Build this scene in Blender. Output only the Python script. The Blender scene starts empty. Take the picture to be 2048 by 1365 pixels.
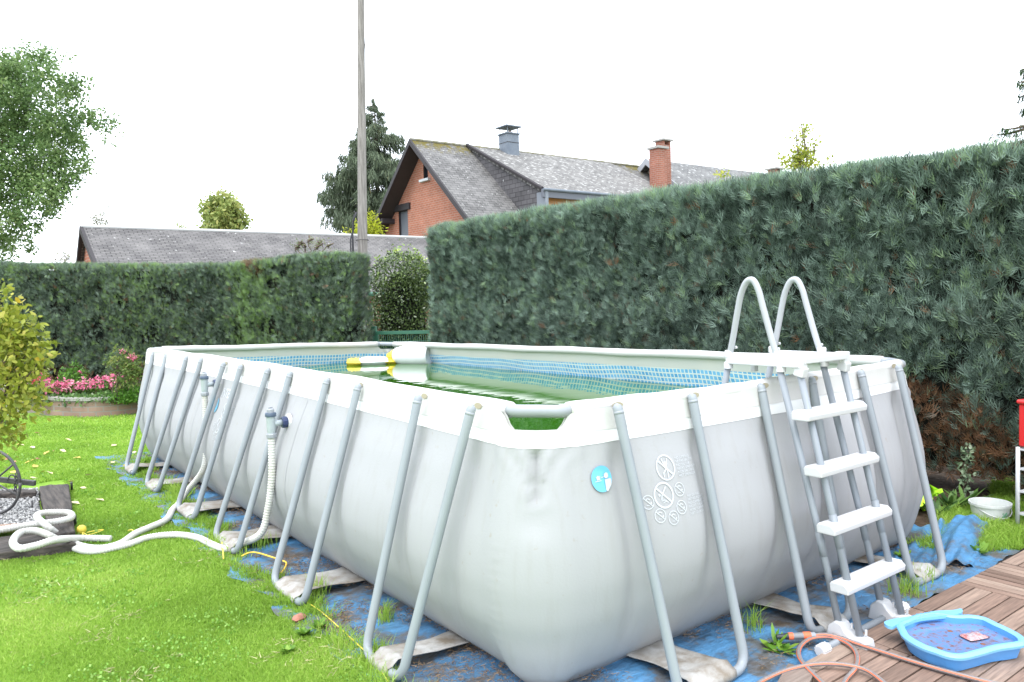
import bpy, bmesh, math, random
import numpy as np
from mathutils import Vector, Matrix
random.seed(7); rng = np.random.default_rng(7)
S = bpy.context.scene
COL = S.collection
R = math.radians

# ---------------------------------------------------------------- camera
CAMPOS = np.array([-1.967, -2.501, 1.713]); YAW, PIT, ROL, FPX = R(36.802), R(-2.861), R(-1.552), 1541.0
FW = np.array([math.sin(YAW)*math.cos(PIT), math.cos(YAW)*math.cos(PIT), math.sin(PIT)])
_r0 = np.array([math.cos(YAW), -math.sin(YAW), 0]); _u0 = np.cross(_r0, FW)
RT = _r0*math.cos(ROL)+_u0*math.sin(ROL); UP = -_r0*math.sin(ROL)+_u0*math.cos(ROL)
cd = bpy.data.cameras.new('camera'); cam = bpy.data.objects.new('camera', cd); COL.objects.link(cam)
cd.sensor_width = 36; cd.lens = 36*FPX/2048; cd.clip_end = 2000; cd.clip_start = .05
M = Matrix.Identity(4)
for i in range(3):
    M[i][0] = RT[i]; M[i][1] = UP[i]; M[i][2] = -FW[i]; M[i][3] = CAMPOS[i]
cam.matrix_world = M
S.camera = cam

# ---------------------------------------------------------------- world, sun, exposure
SUN_EL, SUN_ROT = R(64), R(236)     # overcast: a very soft sun from behind and left of the camera
w = bpy.data.worlds.new('World'); S.world = w; w.use_nodes = True
nt = w.node_tree; nt.nodes.clear()
sky = nt.nodes.new('ShaderNodeTexSky'); sky.sky_type = 'NISHITA'; sky.sun_disc = False
sky.sun_elevation = SUN_EL; sky.sun_rotation = SUN_ROT; sky.air_density = 1.0; sky.dust_density = 3.0
mx = nt.nodes.new('ShaderNodeMix'); mx.data_type = 'RGBA'; mx.inputs[0].default_value = .88
mx.inputs[7].default_value = (9.3, 9.9, 10.8, 1)
bg = nt.nodes.new('ShaderNodeBackground'); bg.inputs[1].default_value = .115
wo = nt.nodes.new('ShaderNodeOutputWorld')
nt.links.new(sky.outputs[0], mx.inputs[6]); nt.links.new(mx.outputs[2], bg.inputs[0]); nt.links.new(bg.outputs[0], wo.inputs[0])
sl = bpy.data.lights.new('sun', 'SUN'); sl.energy = .8; sl.angle = R(30); sl.color = (1, .97, .93)
so = bpy.data.objects.new('sun', sl); COL.objects.link(so)
sd = Vector((math.sin(SUN_ROT)*math.cos(SUN_EL), math.cos(SUN_ROT)*math.cos(SUN_EL), math.sin(SUN_EL)))
so.rotation_euler = sd.to_track_quat('Z', 'Y').to_euler()
S.view_settings.view_transform = 'Standard'; S.view_settings.look = 'None'
S.view_settings.exposure = 1.48; S.view_settings.gamma = 1

# ---------------------------------------------------------------- measuring helpers (photo pixel -> point in the place)
def ray(x, y): return FW + RT*(x-1024)/FPX - UP*(y-682.5)/FPX
def atz(x, y, z=0): d = ray(x, y); return CAMPOS + d*(z-CAMPOS[2])/d[2]
def atx(x, y, v): d = ray(x, y); return CAMPOS + d*(v-CAMPOS[0])/d[0]
def aty(x, y, v): d = ray(x, y); return CAMPOS + d*(v-CAMPOS[1])/d[1]
def atd(x, y, dist): return CAMPOS + ray(x, y)*dist

# ---------------------------------------------------------------- object helpers
def tag(o, label=None, cat=None, group=None, kind=None):
    if label: o['label'] = label
    if cat: o['category'] = cat
    if group: o['group'] = group
    if kind: o['kind'] = kind
    return o
def thing(name, loc=(0, 0, 0), label=None, cat=None, group=None):
    o = bpy.data.objects.new(name, None); o.location = loc; o.empty_display_size = .1
    COL.objects.link(o); return tag(o, label, cat, group)
def par(o, p):
    o.parent = p
    mw = Matrix.Translation(Vector(root_loc(p))); o.matrix_parent_inverse = mw.inverted()
def root_loc(p):
    v = Vector((0, 0, 0))
    q = p
    if q.get('_abs') is not None: return q['_abs']
    while q: v += q.location; q = q.parent
    return v
def link(name, me, mat, parent=None, smooth=False):
    if mat:
        for m in (mat if isinstance(mat, (list, tuple)) else [mat]): me.materials.append(m)
    if smooth: me.polygons.foreach_set('use_smooth', [True]*len(me.polygons))
    o = bpy.data.objects.new(name, me); COL.objects.link(o)
    if parent:
        o.parent = parent
        q, v = parent, Vector((0, 0, 0))
        if parent.type == 'EMPTY': v = Vector(parent.location)
        o.matrix_parent_inverse = Matrix.Translation(-v) if parent.parent is None else Matrix.Identity(4)
        if parent.type == 'EMPTY' and parent.parent is not None: o.matrix_parent_inverse = Matrix.Identity(4)
    return o
def np_mesh(name, V, F, attrs=None, uv=None):
    me = bpy.data.meshes.new(name); V = np.asarray(V, np.float32); F = np.asarray(F, np.int32)
    k = F.shape[1]
    me.vertices.add(len(V)); me.vertices.foreach_set('co', V.ravel())
    me.loops.add(F.size); me.loops.foreach_set('vertex_index', F.ravel())
    me.polygons.add(len(F)); me.polygons.foreach_set('loop_start', np.arange(0, F.size, k, dtype=np.int32))
    me.update(calc_edges=True)
    if attrs:
        for n, a in attrs.items():
            at = me.attributes.new(n, 'FLOAT', 'FACE'); at.data.foreach_set('value', np.asarray(a, np.float32))
    if uv is not None:
        l = me.uv_layers.new(name='UVMap'); l.data.foreach_set('uv', np.asarray(uv, np.float32)[F.ravel()].ravel())
    return me
class MB:
    def __init__(s): s.v = []; s.f = []
    def add(s, V, F):
        o = len(s.v); s.v += [tuple(map(float, p)) for p in V]; s.f += [tuple(i+o for i in f) for f in F]; return s
    def box(s, c, size, rot=None, bev=0):
        sx, sy, sz = [a/2 for a in size]; c = Vector(c)
        P = [Vector((x*sx, y*sy, z*sz)) for z in (-1, 1) for y in (-1, 1) for x in (-1, 1)]
        if bev:
            bm = bmesh.new(); bs = [bm.verts.new(p) for p in P]
            for f in ((0,2,3,1),(4,5,7,6),(0,1,5,4),(2,6,7,3),(0,4,6,2),(1,3,7,5)): bm.faces.new([bs[i] for i in f])
            bmesh.ops.bevel(bm, geom=bm.edges[:], offset=bev, segments=2, affect='EDGES', profile=.6)
            bm.verts.index_update()
            P = [v.co.copy() for v in bm.verts]; F = [tuple(v.index for v in f.verts) for f in bm.faces]; bm.free()
        else: F = [(0,2,3,1),(4,5,7,6),(0,1,5,4),(2,6,7,3),(0,4,6,2),(1,3,7,5)]
        if rot is not None: P = [rot @ p for p in P]
        return s.add([c+p for p in P], F)
    def hexa(s, P): return s.add(P, [(0,3,2,1),(4,5,6,7),(0,1,5,4),(1,2,6,5),(2,3,7,6),(3,0,4,7)])
    def poly(s, P): return s.add(P, [tuple(range(len(P)))])
    def prism(s, P, off):
        n = len(P); off = Vector(off); Q = [Vector(p) for p in P]
        return s.add(Q+[q+off for q in Q], [tuple(range(n))[::-1], tuple(range(n, 2*n))]+[(i, (i+1) % n, n+(i+1) % n, n+i) for i in range(n)])
    def tube(s, pts, r, n=12, caps=True, sx=1.0):
        P = [Vector(p) for p in pts]; k = len(P)
        rr = r if hasattr(r, '__len__') else [r]*k
        T = []
        for i in range(k):
            t = (P[min(i+1, k-1)]-P[max(i-1, 0)]);
            T.append(t.normalized() if t.length > 1e-9 else Vector((0, 0, 1)))
        a = Vector((0, 0, 1)) if abs(T[0].z) < .9 else Vector((1, 0, 0))
        u = (a - T[0]*a.dot(T[0])).normalized(); V = []
        for i in range(k):
            u = (u - T[i]*u.dot(T[i])).normalized(); v = T[i].cross(u)
            for j in range(n):
                q = 2*math.pi*j/n; V.append(P[i]+(u*math.cos(q)*sx+v*math.sin(q))*rr[i])
        F = [(i*n+j, i*n+(j+1) % n, (i+1)*n+(j+1) % n, (i+1)*n+j) for i in range(k-1) for j in range(n)]
        if caps: F += [tuple(range(n))[::-1], tuple(range((k-1)*n, k*n))]
        return s.add(V, F)
    def lathe(s, c, prof, axis=(0, 0, 1), n=24):
        ax = Vector(axis).normalized(); a = Vector((0, 0, 1)) if abs(ax.z) < .9 else Vector((1, 0, 0))
        u = (a-ax*a.dot(ax)).normalized(); v = ax.cross(u); c = Vector(c); V = []
        for (r, h) in prof:
            for j in range(n):
                q = 2*math.pi*j/n; V.append(c+ax*h+(u*math.cos(q)+v*math.sin(q))*r)
        k = len(prof)
        F = [(i*n+j, i*n+(j+1) % n, (i+1)*n+(j+1) % n, (i+1)*n+j) for i in range(k-1) for j in range(n)]
        return s.add(V, F)
    def build(s, name, mat, parent=None, smooth=False, angle=None):
        me = bpy.data.meshes.new(name); me.from_pydata(s.v, [], s.f); me.update()
        o = link(name, me, mat, parent, smooth)
        if angle and smooth:
            try: me.set_sharp_from_angle(angle=R(angle))
            except Exception: pass
        return o
def catmull(P, m=8, closed=False):
    P = [np.array(p, float) for p in P]; n = len(P); out = []
    for i in range(n-1):
        a = P[max(i-1, 0)]; b = P[i]; c = P[i+1]; d = P[min(i+2, n-1)]
        for j in range(m):
            t = j/m
            out.append(.5*((2*b)+(-a+c)*t+(2*a-5*b+4*c-d)*t*t+(-a+3*b-3*c+d)*t**3))
    out.append(P[-1]); return out
def sstep(a, b, x):
    t = np.clip((np.asarray(x, float)-a)/(b-a), 0, 1); return t*t*(3-2*t)
def scatter(V0, F0, pos, Rm, sc, extra=None):
    """copies of a small template merged into one mesh array"""
    V0 = np.asarray(V0, float); F0 = np.asarray(F0); n = len(pos)
    sc = np.asarray(sc, float); sc = sc[:, None, None] if sc.ndim == 1 else sc[:, None, :]
    V = (V0[None]*sc) @ np.transpose(Rm, (0, 2, 1)) + pos[:, None, :]
    F = F0[None]+(np.arange(n)*len(V0))[:, None, None]
    return V.reshape(-1, 3), F.reshape(-1, F0.shape[1])
def frames(d, spin=None, n=None):
    """rotation matrices whose Z column is d, random spin"""
    d = d/np.linalg.norm(d, axis=1, keepdims=True)
    a = np.where(np.abs(d[:, 2:3]) < .95, np.array([[0, 0, 1.]]), np.array([[1., 0, 0]]))
    x = np.cross(a, d); x /= np.linalg.norm(x, axis=1, keepdims=True); y = np.cross(d, x)
    if spin is not None:
        c, s_ = np.cos(spin)[:, None], np.sin(spin)[:, None]; x, y = x*c+y*s_, -x*s_+y*c
    return np.stack([x, y, d], 2)

# ---------------------------------------------------------------- materials
def mat(name, col, rough=.6, metal=0, spec=.5, var=None, scale=5, bump=0, bscale=40, coat=0, sub=None, detail=4, stretch=None):
    """principled material; var = second colour mixed in by noise; bump by noise"""
    m = bpy.data.materials.new(name); m.use_nodes = True; t = m.node_tree; b = t.nodes['Principled BSDF']
    b.inputs['Roughness'].default_value = rough; b.inputs['Metallic'].default_value = metal
    b.inputs['Specular IOR Level'].default_value = spec; b.inputs['Coat Weight'].default_value = coat
    b.inputs['Base Color'].default_value = (*col, 1)
    tc = t.nodes.new('ShaderNodeTexCoord'); src = tc.outputs['Object']
    if stretch:
        mp = t.nodes.new('ShaderNodeMapping'); mp.inputs['Scale'].default_value = stretch; t.links.new(src, mp.inputs[0]); src = mp.outputs[0]
    if var:
        n = t.nodes.new('ShaderNodeTexNoise'); n.inputs['Scale'].default_value = scale; n.inputs['Detail'].default_value = detail
        n.inputs['Roughness'].default_value = .65
        cr = t.nodes.new('ShaderNodeValToRGB'); cr.color_ramp.elements[0].position = .36; cr.color_ramp.elements[1].position = .64
        cr.color_ramp.elements[0].color = (*col, 1); cr.color_ramp.elements[1].color = (*var, 1)
        t.links.new(src, n.inputs['Vector']); t.links.new(n.outputs[0], cr.inputs[0]); t.links.new(cr.outputs[0], b.inputs['Base Color'])
    if bump:
        n2 = t.nodes.new('ShaderNodeTexNoise'); n2.inputs['Scale'].default_value = bscale; n2.inputs['Detail'].default_value = 3
        bp = t.nodes.new('ShaderNodeBump'); bp.inputs['Strength'].default_value = bump; bp.inputs['Distance'].default_value = .02
        t.links.new(src, n2.inputs['Vector']); t.links.new(n2.outputs[0], bp.inputs['Height']); t.links.new(bp.outputs[0], b.inputs['Normal'])
    return m
def leafmat(name, stops, rough=.55, trans=.25, spec=.3):
    """foliage: the colour of each leaf comes from its own random number"""
    m = bpy.data.materials.new(name); m.use_nodes = True; t = m.node_tree; b = t.nodes['Principled BSDF']
    at = t.nodes.new('ShaderNodeAttribute'); at.attribute_name = 'rnd'
    cr = t.nodes.new('ShaderNodeValToRGB'); e = cr.color_ramp.elements
    for i, (p, c) in enumerate(stops):
        q = e[i] if i < 2 else e.new(p)
        q.position = p; q.color = (*c, 1)
    t.links.new(at.outputs['Fac'], cr.inputs[0]); t.links.new(cr.outputs[0], b.inputs['Base Color'])
    b.inputs['Roughness'].default_value = rough; b.inputs['Specular IOR Level'].default_value = spec
    if trans:
        tr = t.nodes.new('ShaderNodeBsdfTranslucent'); ms = t.nodes.new('ShaderNodeMixShader'); ms.inputs[0].default_value = trans
        t.links.new(cr.outputs[0], tr.inputs[0]); t.links.new(b.outputs[0], ms.inputs[1]); t.links.new(tr.outputs[0], ms.inputs[2])
        t.links.new(ms.outputs[0], t.nodes['Material Output'].inputs[0])
    return m
def N(t, typ, **kw):
    n = t.nodes.new(typ)
    for k, v in kw.items(): setattr(n, k, v)
    return n

def wood_mat(name, c1, c2, axis=0):
    st = [18, 18, 18]; st[axis] = 1.2
    m = mat(name, c1, .7, var=c2, scale=1.6, stretch=tuple(st), bump=.35, bscale=2.2, spec=.25)
    return m
def vinyl_mat():
    m = mat('pool_vinyl', (.348, .350, .362), .8, spec=.12, bump=.05, bscale=90)
    t = m.node_tree; b = t.nodes['Principled BSDF']
    tc = N(t, 'ShaderNodeTexCoord'); sp = N(t, 'ShaderNodeSeparateXYZ'); t.links.new(tc.outputs['Object'], sp.inputs[0])
    n = N(t, 'ShaderNodeTexNoise'); n.inputs['Scale'].default_value = 2.2; n.inputs['Detail'].default_value = 6; n.inputs['Roughness'].default_value = .7
    t.links.new(tc.outputs['Object'], n.inputs['Vector'])
    # splash dirt rising a hand's breadth from the ground, in patches
    mr = N(t, 'ShaderNodeMapRange'); mr.inputs[1].default_value = .42; mr.inputs[2].default_value = 0; t.links.new(sp.outputs[2], mr.inputs[0])
    mu = N(t, 'ShaderNodeMath', operation='MULTIPLY'); t.links.new(mr.outputs[0], mu.inputs[0]); t.links.new(n.outputs[0], mu.inputs[1])
    mm = N(t, 'ShaderNodeMath', operation='MULTIPLY'); mm.inputs[1].default_value = .55; mm.use_clamp = True; t.links.new(mu.outputs[0], mm.inputs[0])
    mx = N(t, 'ShaderNodeMix', data_type='RGBA'); mx.inputs[6].default_value = (.348, .350, .362, 1); mx.inputs[7].default_value = (.26, .245, .21, 1)
    t.links.new(mm.outputs[0], mx.inputs[0])
    # small specks and smears
    n3 = N(t, 'ShaderNodeTexNoise'); n3.inputs['Scale'].default_value = 23; n3.inputs['Detail'].default_value = 2; t.links.new(tc.outputs['Object'], n3.inputs['Vector'])
    g = N(t, 'ShaderNodeMapRange'); g.inputs[1].default_value = .70; g.inputs[2].default_value = .78; g.inputs[4].default_value = .5; t.links.new(n3.outputs[0], g.inputs[0])
    m2 = N(t, 'ShaderNodeMix', data_type='RGBA'); m2.inputs[7].default_value = (.30, .27, .22, 1)
    t.links.new(g.outputs[0], m2.inputs[0]); t.links.new(mx.outputs[2], m2.inputs[6])
    mp = N(t, 'ShaderNodeMapping'); mp.inputs['Scale'].default_value = (7, 7, .7); t.links.new(tc.outputs['Object'], mp.inputs[0])
    n4 = N(t, 'ShaderNodeTexNoise'); n4.inputs['Scale'].default_value = 3; n4.inputs['Detail'].default_value = 6; t.links.new(mp.outputs[0], n4.inputs['Vector'])
    g4 = N(t, 'ShaderNodeMapRange'); g4.inputs[1].default_value = .52; g4.inputs[2].default_value = .75; g4.inputs[4].default_value = .22; t.links.new(n4.outputs[0], g4.inputs[0])
    m4 = N(t, 'ShaderNodeMix', data_type='RGBA'); m4.inputs[7].default_value = (.27, .26, .23, 1); t.links.new(g4.outputs[0], m4.inputs[0]); t.links.new(m2.outputs[2], m4.inputs[6])
    t.links.new(m4.outputs[2], b.inputs['Base Color'])
    return m
def tile_mat():
    m = mat('liner_mosaic', (.8, .82, .78), .35, spec=.5)
    t = m.node_tree; b = t.nodes['Principled BSDF']
    uv = N(t, 'ShaderNodeUVMap'); sp = N(t, 'ShaderNodeSeparateXYZ'); t.links.new(uv.outputs[0], sp.inputs[0])
    def fr(o):
        a = N(t, 'ShaderNodeMath', operation='DIVIDE'); a.inputs[1].default_value = .044; t.links.new(o, a.inputs[0])
        f = N(t, 'ShaderNodeMath', operation='FRACT'); t.links.new(a.outputs[0], f.inputs[0])
        s1 = N(t, 'ShaderNodeMath', operation='SUBTRACT'); s1.inputs[1].default_value = .5; t.links.new(f.outputs[0], s1.inputs[0])
        ab = N(t, 'ShaderNodeMath', operation='ABSOLUTE'); t.links.new(s1.outputs[0], ab.inputs[0])
        l = N(t, 'ShaderNodeMath', operation='LESS_THAN'); l.inputs[1].default_value = .37; t.links.new(ab.outputs[0], l.inputs[0]); return l.outputs[0]
    mu = N(t, 'ShaderNodeMath', operation='MULTIPLY'); t.links.new(fr(sp.outputs[0]), mu.inputs[0]); t.links.new(fr(sp.outputs[1]), mu.inputs[1])
    ck = N(t, 'ShaderNodeTexWhiteNoise'); sn = N(t, 'ShaderNodeVectorMath', operation='SNAP'); sn.inputs[1].default_value = (.044, .044, .044)
    t.links.new(uv.outputs[0], sn.inputs[0]); t.links.new(sn.outputs[0], ck.inputs['Vector'])
    cr = N(t, 'ShaderNodeValToRGB'); cr.color_ramp.elements[0].color = (.10, .37, .66, 1); cr.color_ramp.elements[1].color = (.20, .52, .80, 1)
    t.links.new(ck.outputs['Value'], cr.inputs[0])
    mx = N(t, 'ShaderNodeMix', data_type='RGBA'); mx.inputs[6].default_value = (.74, .78, .74, 1); t.links.new(cr.outputs[0], mx.inputs[7])
    t.links.new(mu.outputs[0], mx.inputs[0]); t.links.new(mx.outputs[2], b.inputs['Base Color'])
    return m
def brick_mat(name, c1, c2, mortar, rot=None, scale=1.0, w_=.22, h_=.075, axis='x'):
    m = mat(name, c1, .85, spec=.2); t = m.node_tree; b = t.nodes['Principled BSDF']
    tc = N(t, 'ShaderNodeTexCoord'); sp = N(t, 'ShaderNodeSeparateXYZ'); cb = N(t, 'ShaderNodeCombineXYZ')
    t.links.new(tc.outputs['Object'], sp.inputs[0])
    if axis == 'xy':
        ad = N(t, 'ShaderNodeMath', operation='ADD'); t.links.new(sp.outputs[0], ad.inputs[0]); t.links.new(sp.outputs[1], ad.inputs[1]); t.links.new(ad.outputs[0], cb.inputs[0])
    else: t.links.new(sp.outputs['XYZ'.index(axis.upper())], cb.inputs[0])
    t.links.new(sp.outputs[2], cb.inputs[1])
    br = N(t, 'ShaderNodeTexBrick'); br.inputs['Scale'].default_value = 1; br.inputs['Brick Width'].default_value = w_; br.inputs['Row Height'].default_value = h_
    br.inputs['Mortar Size'].default_value = .009; br.inputs['Color1'].default_value = (*c1, 1); br.inputs['Color2'].default_value = (*c2, 1); br.inputs['Mortar'].default_value = (*mortar, 1)
    t.links.new(cb.outputs[0], br.inputs['Vector']); 
    n = N(t, 'ShaderNodeTexNoise'); n.inputs['Scale'].default_value = 3; n.inputs['Detail'].default_value = 5; t.links.new(tc.outputs['Object'], n.inputs['Vector'])
    mx = N(t, 'ShaderNodeMix', data_type='RGBA', blend_type='MULTIPLY'); mx.inputs[0].default_value = .5
    cr = N(t, 'ShaderNodeValToRGB'); cr.color_ramp.elements[0].position = .3; cr.color_ramp.elements[0].color = (.6, .6, .6, 1); cr.color_ramp.elements[1].position = .7
    t.links.new(n.outputs[0], cr.inputs[0]); t.links.new(br.outputs[0], mx.inputs[6]); t.links.new(cr.outputs[0], mx.inputs[7]); t.links.new(mx.outputs[2], b.inputs['Base Color'])
    bp = N(t, 'ShaderNodeBump'); bp.inputs['Strength'].default_value = .5; bp.inputs['Distance'].default_value = .01; bp.invert = True
    t.links.new(br.outputs[1], bp.inputs['Height']); t.links.new(bp.outputs[0], b.inputs['Normal'])
    return m
def slate_mat(name, c1, c2, spots, moss=None, rowh=.14, w_=.3, spot_amt=.62, spot_scale=9, ridge_moss=None):
    """slates laid by UV (u along the ridge, v up the slope) with lichen spots and moss"""
    m = mat(name, c1, .8, spec=.25); t = m.node_tree; b = t.nodes['Principled BSDF']
    uv = N(t, 'ShaderNodeUVMap')
    br = N(t, 'ShaderNodeTexBrick'); br.inputs['Scale'].default_value = 1; br.inputs['Brick Width'].default_value = w_; br.inputs['Row Height'].default_value = rowh
    br.inputs['Mortar Size'].default_value = .012; br.inputs['Mortar Smooth'].default_value = .3
    br.inputs['Color1'].default_value = (*c1, 1); br.inputs['Color2'].default_value = (*c2, 1); br.inputs['Mortar'].default_value = (c1[0]*.28, c1[1]*.28, c1[2]*.28, 1)
    t.links.new(uv.outputs[0], br.inputs['Vector']); last = br.outputs[0]
    def lay(last, scale, lo, hi, col, amt, off=0):
        mp = N(t, 'ShaderNodeMapping'); mp.inputs['Location'].default_value = (off, off, off); t.links.new(uv.outputs[0], mp.inputs[0])
        n = N(t, 'ShaderNodeTexNoise'); n.inputs['Scale'].default_value = scale; n.inputs['Detail'].default_value = 3; n.inputs['Roughness'].default_value = .6
        t.links.new(mp.outputs[0], n.inputs['Vector'])
        mr = N(t, 'ShaderNodeMapRange'); mr.inputs[1].default_value = lo; mr.inputs[2].default_value = hi; mr.inputs[4].default_value = amt; t.links.new(n.outputs[0], mr.inputs[0])
        mx = N(t, 'ShaderNodeMix', data_type='RGBA'); mx.inputs[7].default_value = (*col, 1); t.links.new(mr.outputs[0], mx.inputs[0]); t.links.new(last, mx.inputs[6]); return mx.outputs[2], mr
    last, _ = lay(last, spot_scale, spot_amt, spot_amt+.05, spots, .9)
    last, _ = lay(last, 1.3, .4, .7, tuple(min(1, c*1.5) for c in c2), .5, 3)
    if ridge_moss:
        v0, v1 = ridge_moss
        sp = N(t, 'ShaderNodeSeparateXYZ'); t.links.new(uv.outputs[0], sp.inputs[0])
        mr = N(t, 'ShaderNodeMapRange'); mr.inputs[1].default_value = v0; mr.inputs[2].default_value = v1; t.links.new(sp.outputs[1], mr.inputs[0])
        n = N(t, 'ShaderNodeTexNoise'); n.inputs['Scale'].default_value = 2.6; n.inputs['Detail'].default_value = 6; n.inputs['Roughness'].default_value = .75; t.links.new(uv.outputs[0], n.inputs['Vector'])
        mu = N(t, 'ShaderNodeMath', operation='MULTIPLY'); t.links.new(mr.outputs[0], mu.inputs[0]); t.links.new(n.outputs[0], mu.inputs[1])
        m3 = N(t, 'ShaderNodeMapRange'); m3.inputs[1].default_value = .38; m3.inputs[2].default_value = .5; t.links.new(mu.outputs[0], m3.inputs[0])
        mx = N(t, 'ShaderNodeMix', data_type='RGBA'); mx.inputs[7].default_value = (*moss, 1); t.links.new(m3.outputs[0], mx.inputs[0]); t.links.new(last, mx.inputs[6]); last = mx.outputs[2]
    t.links.new(last, b.inputs['Base Color'])
    bp = N(t, 'ShaderNodeBump'); bp.inputs['Strength'].default_value = .6; bp.inputs['Distance'].default_value = .02; bp.invert = True
    t.links.new(br.outputs[1], bp.inputs['Height']); t.links.new(bp.outputs[0], b.inputs['Normal'])
    return m
def tarp_mat(name, dirt=.5):
    m = mat(name, (.05, .25, .58), .45, spec=.4); t = m.node_tree; b = t.nodes['Principled BSDF']
    tc = N(t, 'ShaderNodeTexCoord')
    n = N(t, 'ShaderNodeTexNoise'); n.inputs['Scale'].default_value = 3.2; n.inputs['Detail'].default_value = 9; n.inputs['Roughness'].default_value = .72; t.links.new(tc.outputs['Object'], n.inputs['Vector'])
    cr = N(t, 'ShaderNodeValToRGB'); e = cr.color_ramp.elements
    e[0].position = .345; e[0].color = (.095, .075, .055, 1); e[1].position = .455; e[1].color = (.12, .14, .165, 1)
    q = e.new(.50); q.color = (.075, .17, .29, 1); q = e.new(.6); q.color = (.085, .25, .46, 1); q = e.new(.72); q.color = (.18, .30, .43, 1)
    sh = N(t, 'ShaderNodeMath', operation='ADD'); sh.inputs[1].default_value = (.5-dirt)*.22; t.links.new(n.outputs[0], sh.inputs[0])
    t.links.new(sh.outputs[0], cr.inputs[0]); t.links.new(cr.outputs[0], b.inputs['Base Color'])
    mp = N(t, 'ShaderNodeMapping'); mp.inputs['Scale'].default_value = (5, 14, 6); mp.inputs['Rotation'].default_value = (0, 0, .5); t.links.new(tc.outputs['Object'], mp.inputs[0])
    n2 = N(t, 'ShaderNodeTexNoise'); n2.inputs['Scale'].default_value = 1.2; n2.inputs['Detail'].default_value = 4; t.links.new(mp.outputs[0], n2.inputs['Vector'])
    bp = N(t, 'ShaderNodeBump'); bp.inputs['Strength'].default_value = .9; bp.inputs['Distance'].default_value = .03; t.links.new(n2.outputs[0], bp.inputs['Height']); t.links.new(bp.outputs[0], b.inputs['Normal'])
    return m

m_vinyl = vinyl_mat(); m_tile = tile_mat()
m_cream = mat('sleeve_cream', (.53, .525, .505), .6, spec=.3, var=(.56, .555, .54), scale=2.5, bump=.04, bscale=60)
m_white = mat('white_vinyl', (.74, .745, .75), .45, spec=.4, bump=.03, bscale=60)
m_inner = mat('inner_band', (.62, .63, .60), .5, var=(.66, .65, .60), scale=1.5)
m_leg = mat('grey_powder_coat', (.245, .27, .295), .42, spec=.4, var=(.265, .29, .31), scale=3)
m_pipe = mat('ladder_tube', (.225, .25, .28), .4, spec=.4, var=(.25, .275, .30), scale=3)
m_plastic = mat('white_plastic', (.56, .565, .575), .4, spec=.5, bump=.02, bscale=30)
m_cornertube = mat('light_grey_tube', (.29, .31, .335), .35, spec=.4)
m_strap = mat('strap_vinyl', (.42, .415, .40), .6, var=(.20, .165, .125), scale=7, bump=.3, bscale=14, detail=9)
m_cap = mat('slot_dark', (.35, .31, .22), .7)
m_print = mat('white_print', (.50, .52, .55), .5)
m_blueprint = mat('blue_print', (.13, .44, .66), .5)
m_hose = mat('white_hose', (.62, .615, .59), .5, spec=.4, var=(.56, .545, .49), scale=6)
m_valve = mat('valve_grey', (.40, .45, .47), .4); m_valved = mat('valve_dark', (.07, .10, .15), .4); m_valveb = mat('valve_blue', (.025, .04, .11), .35)
m_soil = mat('soil', (.055, .038, .026), .95, var=(.09, .065, .045), scale=14, bump=1, bscale=25, spec=.1)
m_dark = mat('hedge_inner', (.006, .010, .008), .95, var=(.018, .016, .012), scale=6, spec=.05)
m_bark = mat('bark', (.09, .07, .05), .9, var=(.16, .13, .10), scale=9, bump=.6, bscale=18, spec=.1)

# ================================================================ ground, lawn, soil
def sheet(name, x0, x1, y0, y1, z, m, nx=1, ny=1, amp=0, kind='structure', cat=None, label=None):
    X, Y_ = np.meshgrid(np.linspace(x0, x1, nx+1), np.linspace(y0, y1, ny+1)); Zz = np.full_like(X, z)
    if amp: Zz += amp*(np.sin(X*3.1+Y_*1.3)+np.sin(Y_*4.3-X*2.2)+np.sin(X*7+1)*np.cos(Y_*6))/3
    V = np.stack([X.ravel(), Y_.ravel(), Zz.ravel()], 1)
    F = [(j*(nx+1)+i, j*(nx+1)+i+1, (j+1)*(nx+1)+i+1, (j+1)*(nx+1)+i) for j in range(ny) for i in range(nx)]
    o = link(name, np_mesh(name, V, F), m, smooth=True); o['kind'] = kind
    if cat: o['category'] = cat
    if label: o['label'] = label
    return o
m_lawn = mat('lawn_soil', (.15, .28, .035), .95, var=(.24, .38, .06), scale=3.5, bump=.8, bscale=60, spec=.1, detail=8)
sheet('ground', -400, 400, -400, 600, -.016, mat('far_ground', (.15, .165, .10), .95, var=(.19, .20, .12), scale=.6))
sheet('lawn', -6, 4, -5, 13.5, -.010, m_lawn)
sheet('soil', 3.55, 7.5, -1.5, 12, .0, m_soil, 60, 160, .02)

# grass blades: visible lawn on the left, strip on the right by the deck
def blades(n, xy, h, wd, lean=.5):
    a = rng.uniform(0, 2*math.pi, n); l = rng.normal(0, lean, n)*h
    b = rng.uniform(0, 2*math.pi, n)
    P = np.zeros((n, 5, 3)); base = np.stack([xy[:, 0], xy[:, 1], np.zeros(n)-.005], 1)
    wv = np.stack([np.cos(a), np.sin(a), np.zeros(n)], 1)*wd[:, None]
    lv = np.stack([np.cos(b)*l, np.sin(b)*l, h], 1)
    P[:, 0] = base-wv*.5; P[:, 1] = base+wv*.5
    mid = base+lv*np.array([.4, .4, .62]); P[:, 2] = mid+wv*.42; P[:, 3] = mid-wv*.42; P[:, 4] = base+lv
    V = P.reshape(-1, 3); o = (np.arange(n)*5)[:, None]
    F = np.concatenate([o+np.array([[0, 1, 2]]), o+np.array([[0, 2, 3]]), o+np.array([[3, 2, 4]])], 0)
    return V, F
def patch_noise(x, y):
    return (np.sin(x*2.3+1.1*np.sin(y*1.7))+np.sin(y*2.9+1.3*np.sin(x*2.1))+.6*np.sin(x*7.1+y*5.3)+.5*np.sin(y*11.-x*6))/3.1
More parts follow.
